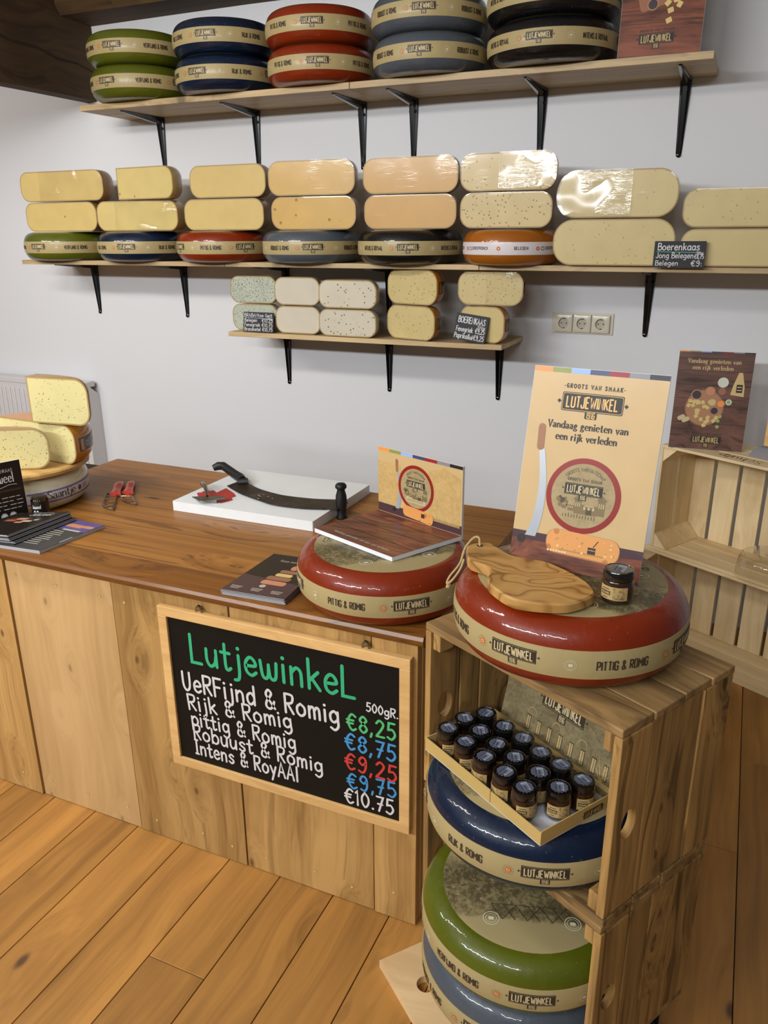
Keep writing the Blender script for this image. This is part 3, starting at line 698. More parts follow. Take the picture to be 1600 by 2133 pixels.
def chalkboard():
    x0, x1, z0, z1 = -.5045, .1362, .2745, .7128; fw = .0245; y = YF-.022
    t = thing('chalkboard', 'framed chalkboard price list hung on the counter front', 'chalkboard', ((x0+x1)/2, YF, z0))
    ox, oz = (x0+x1)/2, z0
    def fin(m, n, **k):
        m.v = [(a-ox, b-YF, c-oz) for a, b, c in m.v]; return m.build(n, t, **k)
    m = MB()
    for (a, b, c, d) in ((x0, x1, z1-fw, z1), (x0, x1, z0, z0+fw), (x0, x0+fw, z0+fw, z1-fw), (x1-fw, x1, z0+fw, z1-fw)):
        m.box(a, b, y, y+.018, c, d, 'frame_beech')
    fin(m, 'frame', bevel=.0015, smooth=False)
    m = MB(); m.box(x0+fw-.003, x1-fw+.003, y+.006, y+.014, z0+fw-.003, z1-fw+.003, 'slate_black', 0)
    D = Dec()
    def ln(t_, a, b, h, mat, wt): D.text(t_, a[0], a[1], h, mat, x1y1=b, wt=wt, layer=1, gap=.14)
    ln('LutjewinkeL', (-.424, .579), (.008, .588), .073, 'chalk_green', 0.114)
    ln('UeRFijnd & Romig', (-.454, .497), (-.033, .512), .049, 'chalk_white', 0.126)
    ln('Rijk & Romig', (-.4435, .444), (-.154, .467), .042, 'chalk_white', 0.132)
    ln('pittig & Romig', (-.439, .4015), (-.147, .413), .040, 'chalk_white', 0.132)
    ln('Robuust & Romig', (-.436, .3635), (-.079, .370), .040, 'chalk_white', 0.132)
    ln('Intens & RoyAAl', (-.435, .3195), (-.144, .325), .040, 'chalk_white', 0.132)
    ln('500gR.', (.033, .564), (.108, .5635), .021, 'chalk_white', 0.156)
    ln('€8,25', (-.0137, .506), (.102, .508), .040, 'chalk_lime', 0.138)
    ln('€8,75', (-.0193, .455), (.102, .4535), .040, 'chalk_blue', 0.138)
    ln('€9,25', (-.0206, .4025), (.104, .4005), .040, 'chalk_red', 0.138)
    ln('€9,75', (-.015, .351), (.104, .360), .038, 'chalk_blue', 0.138)
    ln('€10.75', (-.0228, .309), (.0975, .312), .038, 'chalk_white', 0.132)
    D.emit(m, XZ(y+.006)); fin(m, 'slate', smooth=False)
    for hx_ in (-.391, .032):
        m = MB()
        m.tube([(hx_+.008*cos(a), y+.010, z1+.004+.010*sin(a)) for a in [pi*k/8 for k in range(-1, 10)]], .0022, 'steel', 6)
        m.lathe([(0, 0), (.006, .0), (.005, .003), (0, .004)], 'steel', 10)
        k = 10*4; m.v[-k:] = [(hx_+p[0], y+.012-p[2], z1+.012+p[1]) for p in m.v[-k:]]
        fin(m, 'hanger', ang=60)
chalkboard()

# ------------------------------------------------------------------ shelves and brackets
def shelf_board(name, x0, x1, z0, z1, label, y0=-.315):
    m = MB(); m.box(0, x1-x0, y0+.002, -.002, 0, z1-z0, 'shelf_pine')
    o = m.build('shelf_board', bevel=.0018, smooth=False, loc=(x0, 0, z0)); return tag(o, label, 'shelf')
TOPZ, MIDZ, LOWZ = 2.055, 1.420, 1.132; XJ = -1.372
shelf_board('a', -2.061, -.772, TOPZ-.023, TOPZ, 'pine board of the top shelf under green, blue and red wheels')
shelf_board('a', -.770, .476, TOPZ-.023, TOPZ, 'pine board of the top shelf under grey and black wheels')
shelf_board('a', -2.529, XJ-.001, MIDZ-.019, MIDZ, 'pine board of the middle shelf under green, blue and red wheels')
shelf_board('a', XJ+.001, -.254, MIDZ-.019, MIDZ, 'pine board of the middle shelf under grey, black and orange wheels')
shelf_board('a', -.252, .96, MIDZ-.019, MIDZ, 'pine board of the middle shelf above the wall socket')
shelf_board('a', -1.377, -.154, LOWZ-.019, LOWZ, 'short pine board of the lowest shelf')

def bracket():
    t = thing('shelf_bracket', 'x', 'bracket')
    m = MB()
    def leg(z): # half widths and depth along the wall leg
        f = -z/.245; return .0205-.0110*f, .029-.022*f
    rings = []
    for i in range(9):
        z = -.004-.236*i/8; w, d = leg(z)
        rings.append([(-w, -.002, z), (-w*.9, -d*.35, z), (-w*.55, -d*.45, z), (-w*.38, -d, z), (w*.38, -d, z), (w*.55, -d*.45, z), (w*.9, -d*.35, z), (w, -.002, z)])
    m.loft(rings, 'black_steel')
    m.lathe([(0, 0), (.0085, 0), (.0085, .004), (.005, .006), (0, .0065)], 'black_steel', 14)
    n = 14*5; m.v[-n:] = [(p[0], -.002-p[2], p[1]-.243) for p in m.v[-n:]]
    m.build('wall_leg', t, ang=35)
    m = MB(); rings = []
    for i in range(9):
        y = -.002-.262*i/8; f = i/8; w = .0205-.0140*f; d = .030-.025*f
        rings.append([(-w, y, -.001), (-w*.9, y, -d*.35), (-w*.55, y, -d*.45), (-w*.38, y, -d), (w*.38, y, -d), (w*.55, y, -d*.45), (w*.9, y, -d*.35), (w, y, -.001)])
    m.loft(rings, 'black_steel'); m.build('shelf_arm', t, ang=35)
    for sx in (-1, 1):
        m = MB(); m.lathe([(0, .0), (.006, 0), (.006, .002), (.003, .0035), (0, .004)], 'screw_dark', 12)
        m.v = [(p[0]+sx*.011, -.009-p[2], p[1]-.046) for p in m.v]; m.build('screw', t)
    return t
B0 = bracket(); first = [True]
def put_bracket(x, z, label, grp):
    r = B0 if first[0] else dup(B0)
    first[0] = False
    r.location = (x, -.0005, z-.0005); r['label'] = label; r['group'] = grp
for x, w in ((-1.880, 'under the two green wheels'), (-1.372, 'under the two blue wheels'), (-.865, 'under the two red wheels'), (-.640, 'just past the joint of the shelf boards'), (-.126, 'between the grey and black wheels'), (.375, 'at the bare end, under the poster')):
    put_bracket(x, TOPZ-.023, 'black steel bracket of the top shelf '+w, 'top shelf brackets')
for x, w in ((-2.372, 'below the green wheel'), (-1.823, 'below the blue wheel'), (-1.260, 'behind the plain white goat cheese'), (-.749, 'behind the yellow herb cheeses'), (.323, 'beside the wall socket')):
    put_bracket(x, MIDZ-.019, 'black steel bracket of the middle shelf '+w, 'middle shelf brackets')
for x, w in ((-1.265, 'below the goat cheese card'), (-.749, 'below the yellow herb cheeses'), (-.248, 'at the open end near the socket')):
    put_bracket(x, LOWZ-.019, 'black steel bracket of the lowest shelf '+w, 'lowest shelf brackets')

# ------------------------------------------------------------------ cheese wheels
WR, WH = .2, .1195
def prof_r(z, R=WR, h=WH, flat=.76, e=2.4):
    q_ = min(1, abs((z-h/2)/(h/2))); c = (1-q_**e)**(1/e)
    return flat*R+(R-flat*R)*c
def prof(R=WR, h=WH, n=22, flat=.76, e=2.4):
    P = [(0, 0), (flat*R*.6, 0)]
    for i in range(n+1):
        a = -pi/2+pi*i/n; c = abs(cos(a))**(2/e); s_ = math.copysign(abs(sin(a))**(2/e), sin(a))
        P.append((flat*R+(R-flat*R)*c, h/2+h/2*s_))
    return P+[(flat*R*.6, h), (0, h)]
def make_wheel(colour, words, R=WR, h=WH, band='band_paper', top=True, brand=None, z0=.27, z1=.68):
    t = thing('whole_cheese', 'x', 'cheese')
    m = MB(); m.lathe(prof(R, h), 'wax_'+colour, 96); m.build('waxed_rind', t, ang=60)
    m = MB(); za, zb = z0*h, z1*h; n = 6
    pr = [(prof_r(za, R, h)-.0005, za)]+[(prof_r(za+(zb-za)*i/n, R, h)+.0008, za+(zb-za)*i/n) for i in range(n+1)]+[(prof_r(zb, R, h)-.0005, zb)]
    m.lathe(pr, band, 96)
    D = Dec(sub=.006); per = 2*pi*R/4; zc = (za+zb)/2; bh = zb-za
    for k in range(4):
        u = per*k
        if brand is None:
            D.logo(u, zc+.004, .078, layer=1)
            for du, c2 in ((.29, 'seal_white'), (.81, 'seal_orange')):
                if c2 == 'seal_orange':
                    for q_ in range(14): D.disc(u+du*per+.0085*cos(q_*pi/7), zc+.0085*sin(q_*pi/7), .0007, 'logo_dark', 1, 4)
                    D.ring(u+du*per, zc, .0030, .0055, c2, 1, 14); D.disc(u+du*per, zc, .0030, 'seal_white', 1, 10); D.disc(u+du*per, zc, .0020, c2, 2, 8)
                else:
                    D.ring(u+du*per, zc, .0085, .0092, c2, 1, 18); D.ring(u+du*per, zc, .0062, .0067, c2, 1, 16); D.rrect(u+du*per, zc, .0075, .005, .002, c2, 1)
            w = .0060*len(words)
            D.text(words, u+.55*per-w/2, zc-.0070, .0145, 'ink_brown', width=w, font='B', wt=.16, layer=1)
        elif brand == 'dors':
            D.ring(u-.048, zc, .005, .007, 'ink_brown', 1, 14)
            D.text('DORSPRONCK', u-.036, zc-.004, .010, 'ink_brown', width=.072, font='B', wt=.14, layer=1)
            D.text('BELEGEN', u+.13, zc-.004, .010, 'ink_brown', width=.048, font='B', wt=.16, layer=1)
            for du in (.075, .215): D.ring(u+du, zc, .003, .007, 'seal_orange', 1, 14)
        else:
            D.rect(u-.11, za+.003, u+.15, za+.008, 'band_purple', 1); D.rect(u-.11, zb-.008, u+.15, zb-.003, 'band_purple', 1)
            D.text('Saantje', u-.055, zc-.008, .024, 'sign_black', width=.095, wt=.13, layer=2, thin=.05, gap=.02)
            D.ring(u+.062, zc, .002, .0075, 'ink_brown', 1, 14)
            for q_ in range(3): D.rect(u+.077, zc+.004-.005*q_, u+.10, zc+.006-.005*q_, 'band_purple', 1)
    f = lambda u, v, w: ((prof_r(v, R, h)+.0008+w)*cos(u/R), (prof_r(v, R, h)+.0008+w)*sin(u/R), v)
    D.emit(m, f, .0003, .0002); m.build('label_band', t, ang=60)
    if top:
        m = MB(); rt = R*.80; zt = lambda r: h+.0012 if r <= R*.76 else h-(r-R*.76)*.12+.0012
        m.lathe([(0, h+.0012), (R*.76, h+.0012), (rt, h+.0012-.0012*1.2), (rt, h-.006)], 'label_sepia', 72)
        D = Dec()
        D.text('GROOTS VAKMANSCHAP', 0, 0, .018, 'ink_brown', wt=.12, layer=1, arc=(0, 0, rt*.78, pi/2+.2), thin=.05, gap=.2)
        D.logo(0, .045, .13, layer=1)
        for a in (-2.2, -.9, .6, 2.5):
            D.ring(rt*.74*cos(a), rt*.74*sin(a), .0135, .0150, 'seal_white', 1, 22); D.ring(rt*.74*cos(a), rt*.74*sin(a), .0095, .0103, 'seal_white', 1, 18); D.rrect(rt*.74*cos(a), rt*.74*sin(a), .010, .007, .002, 'seal_white', 1)
        for k in range(7):
            a = -.07+.022*k
            D.stroke([(a, -.062), (a+.02, -.095)], .0012, 'ink_brown', 1, False)
            if k % 2 == 0: D.stroke([(a, -.062), (a+.045, -.062)], .0012, 'ink_brown', 1, False); D.stroke([(a+.02, -.095), (a+.045, -.062)], .001, 'ink_brown', 1, False)
        D.emit(m, lambda u, v, w: (-v, u, h+.0012+w), .0003, .0002)
        m.build('top_label', t, ang=60)
    return t
WM = {}
for c, wds in (('green', 'VERFIJND & ROMIG'), ('blue', 'RIJK & ROMIG'), ('red', 'PITTIG & ROMIG'), ('grey', 'ROBUUST & ROMIG'), ('black', 'INTENS & ROYAAL')):
    WM[c] = [make_wheel(c, wds), False]
CN = {'green': 'olive green', 'blue': 'dark blue', 'red': 'red', 'grey': 'slate grey', 'black': 'black'}
def wheel(c, x, y, z, th, R, label, grp, lift=1.0):
    w = WM[c]
    r = w[0] if not w[1] else dup(w[0])
    w[1] = True
    r.location = (x, y, z); r.rotation_euler = (0, 0, radians(th)); s = R/WR; r.scale = (s, s, s*lift)
    r['label'] = label; r['group'] = grp
    return r
ht = .122/.1195/1.025
for c, xa, ta, xb, tb, R in (('green', -1.792, -92.5, -1.795, -80, .205), ('blue', -1.360, -90, -1.360, -77, .205), ('red', -.931, -66, -.934, -70, .205), ('grey', -.488, -80, -.494, -74.5, .207), ('black', -.047, -88.5, -.053, -88.5, .220)):
    k = R/WR; hh = .1195*k*(.122/(.1195*k)); lf = .122/(.1195*k)
    wheel(c, xa, -.222, TOPZ+.0006, ta, R, CN[c]+' waxed cheese wheel at the bottom of its pair on the top shelf', 'wheels on the top shelf', lf)
    wheel(c, xb, -.222, TOPZ+.1246, tb, R, CN[c]+' waxed cheese wheel on top of its pair on the top shelf', 'wheels on the top shelf', lf)
for c, x, t_ in (('green', -2.304, -89.5), ('blue', -1.863, -73), ('red', -1.428, -32), ('grey', -.999, -61), ('black', -.565, -70.5)):
    wheel(c, x, -.216, MIDZ+.0006, t_, .205, CN[c]+' waxed cheese wheel on the middle shelf beneath cut cheeses', 'wheels on the middle shelf', .122/.1225)
ow = make_wheel('orange', '', .18, .120, 'band_white', False, 'dors', .30, .66); ow.location = (-.154, -.232, MIDZ+.0006); ow.rotation_euler = (0, 0, radians(-113.5))
ow['label'] = 'orange waxed cheese wheel with white band on the middle shelf'; ow['group'] = 'wheels on the middle shelf'
K = .1934/WR; CT = .873
wheel('red', .010, -1.770, HT+.0006, -50, .1934, 'glossy red cheese wheel on the counter carrying the folded display', 'wheels on display')
wheel('red', .456, -2.009, CT+.0006, -103.5, .1934, 'glossy red cheese wheel on the crates carrying the olive wood board', 'wheels on display')
wheel('blue', .434, -2.071, .5305, -71.5, .1934, 'glossy dark blue cheese wheel in the upper crate under the jars', 'wheels on display')
wheel('green', .438, -2.097, .2966, -73, .1934, 'glossy green cheese wheel in the lower crate', 'wheels on display')
wheel('grey', .438, -2.092, .1788, -96.5, .1934, 'blue grey cheese wheel at the bottom of the lower crate', 'wheels on display')

# ------------------------------------------------------------------ cut cheeses
def rr_half(hw, h, r, n=8):
    """right half of a rounded cross section, bottom centre to top centre"""
    P = [(0, 0), (hw-r, 0)]
    rv = min(r, h*.49)
    for j in range(1, n+1): a = -pi/2+pi/2*j/n; P.append((hw-r+r*cos(a), rv+rv*sin(a)))
    for j in range(0, n+1): a = pi/2*j/n; P.append((hw-r+r*cos(a), h-rv+rv*sin(a)))
    return P+[(0, h)]
def piece(label, x0, x1, y, z0, h, mat, rind='rind_edge', kind='half', rz=0.0, wrap='cling_film', band=None, grp=None, r=.37, cat='cut cheese', tilt=0.0, facing=None, depth=1.0, lean=0.0, part=(.25, 1.0)):
    """cut face spans x0..x1 at depth y (for rz=0); the rest of the cheese lies behind it"""
    w = x1-x0; quarter = kind == 'quarter'
    hw = w if quarter else w/2
    rr = min(h*r, hw*.45)
    P = rr_half(hw, h, rr)
    t = thing('cut_cheese', label, cat, (x0 if quarter else (x0+x1)/2, y, z0), rz, grp)
    if tilt or lean: t.rotation_euler = (lean, tilt, rz)
    a1 = pi/2 if quarter else pi
    dep = depth*(1.0 if hw < .21 else .2/hw)
    # rind
    m = MB(); m.lathe(P, rind, 40, 0, a1)
    m.v = [(a, b*dep, c) for a, b, c in m.v]
    m.build('rind', t, ang=50)
    # cut faces
    def outline(g, sh=0):
        Q = rr_half(hw-g, h-2*g, max(.004, rr-g)); Q = [(a, b+g) for a, b in Q]
        if quarter: return [(g if a == 0 else a, b) for a, b in Q]
        return Q+[(-a, b) for a, b in Q[::-1] if a > 0]
    m = MB()
    A = outline(0); Bq = outline(.0045); n = len(A)
    m.add([(a, -.0006, b) for a, b in A]+[(a, -.0009, b) for a, b in Bq], [(i, (i+1) % n, (i+1) % n+n, i+n) for i in range(n)], 'edge_soft')
    m.add([(a, -.0009, b) for a, b in Bq], [tuple(range(n))], mat)
    if quarter:
        m.add([(-.0006, a*dep, b) for a, b in A]+[(-.0009, a*dep, b) for a, b in Bq], [(i, i+n, (i+1) % n+n, (i+1) % n) for i in range(n)], rind)
        m.add([(-.0009, a*dep, b) for a, b in Bq], [tuple(range(n-1, -1, -1))], mat)
    m.build('cut_face', t, smooth=False)
    if band:
        m = MB(); pr = [(hw+.0006, h*.33), (hw+.0016, h*.34), (hw+.0016, h*.66), (hw+.0006, h*.67)]
        m.lathe(pr, band, 20, .1, min(a1, 1.3)); 
        D = Dec(sub=.006); D.ring(hw*.3, h*.5, .006, .008, 'text_pale', 1, 14); D.text('Juweel', hw*.45, h*.44, .014, 'text_pale', wt=.1, layer=1); D.rect(hw*.12, h*.36, hw*.2, h*.64, 'rind_orange', 1)
        D.emit(m, lambda u, v, w: ((hw+.0016+w)*cos(u/hw), (hw+.0016+w)*sin(u/hw), v))
        m.v = [(a, b*dep, c) for a, b, c in m.v]
        m.build('label_band', t)
    if wrap:
        m = MB(); e = .0016; random_ = random.Random(hash(label) % 1000)
        N = 18; out = outline(-e); nn = len(out)
        cx = sum(a for a, b in out)/nn; cz = h/2
        rings = []
        ks = (0, .35, .6, .8, .93, 1.0)
        vs = []; fs = []
        for k in ks[1:]:
            for a, b in out: vs.append((cx+(a-cx)*k, -.0024, cz+(b-cz)*k))
        vs.append((cx, -.0024, cz)); c0 = len(vs)-1
        wrap0, wrap = wrap, 'cling_film'
        for i in range(nn): fs.append((c0, i, (i+1) % nn))
        for kk in range(len(ks)-2):
            for i in range(nn): fs.append((kk*nn+i, (kk+1)*nn+i, (kk+1)*nn+(i+1) % nn, kk*nn+(i+1) % nn))
        m.add(vs, fs, wrap)
        if wrap0 == 'cling_film_loose':
            lo_ = min(a for a, b in out); hi_ = max(a for a, b in out); xa = lo_+(hi_-lo_)*part[0]; xb = lo_+(hi_-lo_)*part[1]
            v2 = [(min(max(a, xa), xb)+random_.uniform(-.002, .002)*(a < xa or a > xb), -.0032-.062*max(0, h-c)*(1.0 if c > .02*h else .6), c) for a, b, c in vs[:-1]]+[((xa+xb)/2, -.0032-.062*(h-cz), cz)]
            m.add(v2, [f_ for f_ in fs], 'cling_film_loose')
        # loose skirt gathered round the back
        Pw = [(a+(e if a > 0 else 0), b+(e if b > h/2 else -e if False else 0)) for a, b in P[1:-1]]
        m.lathe([(a*1.004+.0008, b) for a, b in Pw], wrap, 28, .02, a1*.55)
        k = 29*len(Pw); m.v[-k:] = [(a, b*dep, c) for a, b, c in m.v[-k:]]
        m.build('plastic_wrap', t, ang=60)
    return t
G2 = 'cut cheeses on the middle shelf'
Z1 = MIDZ+.1266
def pair(name, mat, rind, lo, up, ylo, yup, hl, hu, where, wl='cling_film', wu='cling_film', ku='half', rzl=0., rzu=0., zb=Z1, grp=G2, band=None, r=.37, tl=0., tu=0., ll=0., lu=0., pu=(.25, 1.0), pl=(.25, 1.0)):
    piece(f'{name} half, lower one {where}', lo[0], lo[1], ylo, zb, hl, mat, rind, 'half', rzl, wl, band, grp, r, lean=ll, part=pl)
    piece(f'{name} {"quarter" if ku=="quarter" else "half"}, upper one {where}', up[0], up[1], yup, zb+hl+.0038, hu, mat, rind, ku, rzu, wu, band, grp, r, lean=lu, part=pu)
pair('wrapped young cheese', 'cheese_young', 'rind_edge', (-2.440, -2.02), (-2.450, -1.965), -.33, -.33, .124, .126, 'above the green wheel', wu='cling_film_loose')
pair('wrapped pale cheese', 'cheese_pale', 'rind_pale', (-2.004, -1.568), (-1.868, -1.548), -.345, -.35, .122, .126, 'above the blue wheel', wl='cling_film_loose', ku='quarter', rzu=radians(-6))
pair('smooth yellow cheese', 'cheese_young', 'rind_edge', (-1.540, -1.152), (-1.500, -1.136), -.335, -.335, .121, .123, 'above the red wheel')
pair('deep yellow cheese', 'cheese_mature', 'rind_edge', (-1.110, -.746), (-1.116, -.750), -.335, -.335, .121, .126, 'above the grey wheel', rzu=radians(4), rzl=radians(3))
pair('orange yellow old cheese', 'cheese_old', 'rind_edge', (-.706, -.338), (-.710, -.334), -.335, -.335, .119, .124, 'above the black wheel')
pair('cumin seed cheese', 'cheese_cumin', 'rind_edge', (-.322, .012), (-.324, .020), -.34, -.34, .119, .124, 'above the orange wheel', wu='cling_film_loose', pu=(.42, 1.02))
pair('large farmhouse cheese', 'cheese_farm', 'rind_pale', (.020, .424), (.026, .420), -.335, -.335, .150, .150, 'beside the cumin cheese', wu='cling_film_loose', zb=MIDZ+.0024, r=.44, pu=(-.02, .62))
pair('farmhouse cheese', 'cheese_farm', 'rind_pale', (.440, .860), (.436, .850), -.325, -.325, .117, .119, 'behind the farm cheese price card', zb=MIDZ+.0024)
G3 = 'cut cheeses on the lowest shelf'
zl = LOWZ+.0024
pair('grey green goat cheese', 'cheese_nettle', 'rind_goat', (-1.386, -1.158), (-1.390, -1.158), -.255, -.255, .112, .112, 'behind the goat cheese card', zb=zl, grp=G3)
pair('plain white goat cheese', 'cheese_goat', 'rind_goat', (-1.150, -.936), (-1.150, -.935), -.285, -.285, .112, .112, 'next to the fenugreek cheese', zb=zl, grp=G3)
pair('white fenugreek seed cheese', 'cheese_fenugreek', 'rind_goat', (-.932, -.674), (-.930, -.672), -.305, -.305, .108, .110, 'at the centre of the lowest shelf', zb=zl, grp=G3)
pair('orange rinded herb cheese', 'cheese_herb', 'rind_orange', (-.652, -.412), (-.650, -.404), -.292, -.292, .130, .130, 'beside the tilted card', zb=zl, grp=G3, band='leaflet_brown', rzl=radians(-17), rzu=radians(-17))
pair('orange rinded pepper cheese', 'cheese_herb', 'rind_orange', (-.352, -.146), (-.345, -.092), -.268, -.275, .134, .124, 'at the open end of the lowest shelf', zb=zl, grp=G3, band='page_dark', rzl=radians(-18), wu='cling_film_loose', pu=(.45, 1.02))

# price cards on the shelves
def card(label, cx, y, z, w, h, lines, lean=12, roll=0.0, under=None, rz=0.0):
    t = thing('price_card', label, 'price card', (cx, y, z), 0)
    m = MB(); m.box(-w/2, w/2, -.002, .002, 0, h, 'card_slate', 0)
    D = Dec()
    for s_, a, b, hh in lines: D.text(s_, -w/2+a[0]*w, a[1]*h, hh*h, 'chalk_white', width=(b-a[0])*w, wt=.13, layer=2, gap=.12)
    if under: D.stroke([(-w/2+.06*w, under[0]*h), (w/2-.12*w, (under[0]-.03)*h)], .0022, under[1], 1)
    D.emit(m, XZ(-.002)); o = m.build('slate', t, smooth=False)
    m = MB(); m.box(-.012, .012, .002, .02, .0, .004, 'card_slate', 0); m.build('foot', t)
    t.rotation_euler = (radians(-lean), radians(roll), rz)
    return t
card('small black price card for goat cheese at the shelf end', -1.232, -.298, LOWZ+.002, .150, .083, [('BRABANtse Geit', (.03, .76), .95, .17), ('500g', (.80, .63), .97, .10), ('Belegen', (.04, .51), .46, .17), ('€10,25', (.62, .51), .97, .17), ('Fenegriek', (.04, .28), .56, .17), ('€10,75', (.62, .28), .97, .17), ('Brandnetel', (.04, .06), .58, .17), ('€10,75', (.64, .06), .97, .17)], 8, 0, (.71, 'chalk_pale'))
card('black price card for farm cheese on the middle shelf', .442, -.352, MIDZ-.001, .160, .083, [('Boerenkaas', (.07, .66), .88, .26), ('500gr', (.83, .50), .97, .11), ('Jong Belegen', (.05, .36), .78, .20), ('€8,75', (.80, .34), .98, .16), ('Belegen', (.05, .08), .50, .18), ('€9:', (.75, .06), .96, .20)], 6, 0, (.60, 'chalk_teal'))
card('tilted black price card leaning against the pepper cheese', -.288, -.306, LOWZ+.008, .128, .100, [('BOERENKAAS', (.08, .66), .92, .22), ('500gr', (.70, .53), .95, .10), ('Fenegriek', (.06, .33), .58, .18), ('€9,25', (.66, .33), .95, .18), ('Paprika&ui', (.04, .08), .62, .18), ('€9,25', (.64, .08), .96, .18)], 10, 7, None)

# ------------------------------------------------------------------ wall socket, radiator
def sockets():
    x0, z0 = -.037, 1.150; w, h = .239, .082
    t = thing('wall_socket', 'cream triple wall socket below the middle shelf', 'socket', (x0, 0, z0))
    m = MB(); m.box(0, w, -.0048, -.001, 0, h, 'socket_plastic', 0); m.build('surround', t, bevel=.0018, seg=3)
    for k in range(3):
        cx = .0115+.036+.072*k; cz = h/2; s_ = .0345
        m = MB(); n = 28; ri = .0205
        sq = []
        for j in range(n):
            a = 2*pi*(j+.5)/n; q_ = max(abs(cos(a)), abs(sin(a))); sq.append((s_*cos(a)/q_, s_*sin(a)/q_))
        ci = [(ri*cos(2*pi*(j+.5)/n), ri*sin(2*pi*(j+.5)/n)) for j in range(n)]
        rings = [[(cx+a, -.0047, cz+b) for a, b in sq], [(cx+a, -.010, cz+b) for a, b in sq], [(cx+a*.985, -.0135, cz+b*.985) for a, b in sq], [(cx+a*.9, -.0150, cz+b*.9) for a, b in sq], [(cx+a, -.0150, cz+b) for a, b in ci], [(cx+a*.96, -.0052, cz+b*.96) for a, b in ci]]
        m.loft([r[::-1] for r in rings], 'socket_plastic', cap=False)
        m.add([(cx+a*.96, -.0052, cz+b*.96) for a, b in ci], [tuple(range(n))], 'socket_well')
        o = m.build('socket_outlet', t, ang=30)
        m = MB()
        D = Dec(); 
        for dx in (-.0095, .0095): D.disc(dx, 0, .0026, 'socket_dark', 1, 12)
        D.disc(0, 0, .0016, 'socket_well', 2, 10)
        D.emit(m, lambda u, v, w_: (cx+u, -.0053-w_, cz+v))
        for sg in (-1, 1): m.box(cx-.0035, cx+.0035, -.0142, -.0051, cz+sg*.0195-.002, cz+sg*.0195+.002, 'socket_dark', 0)
        m.build('contacts', o, smooth=False)
sockets()
def radiator():
    x1, z0, z1 = -2.455, .16, .80
    t = thing('radiator', 'white panel radiator on the wall behind the cheese pile', 'radiator', (-3.1, 0, z0))
    m = MB(); X = lambda a: a+3.1
    m.box(X(-3.75), X(x1), -.104, -.094, .02, z1-z0-.03, 'radiator_paint', 0)
    xx = -3.74
    while xx < x1-.03:
        m.box(X(xx), X(xx+.019), -.110, -.103, .04, z1-z0-.055, 'radiator_paint', 0); xx += .0335
    m.build('front_panel', t, bevel=.003)
    m = MB(); m.box(X(-3.76), X(x1+.004), -.106, -.022, z1-z0-.03, z1-z0, 'radiator_paint', 0); m.build('top_grille', t, bevel=.004)
    m = MB(); m.prism([(-.106, .0), (-.0015, .0), (-.0015, z1-z0-.075), (-.10, z1-z0)], X(x1-.004), X(x1+.006), 'radiator_paint', T=lambda a, b, c: (c, a, b)); m.build('side_panel', t, bevel=.002)
    m = MB(); m.box(X(-3.5), X(-3.46), -.03, -.001, .1, .5, 'radiator_paint', 0); m.box(X(-2.7), X(-2.66), -.03, -.001, .1, .5, 'radiator_paint', 0); m.build('wall_hook', t)
radiator()

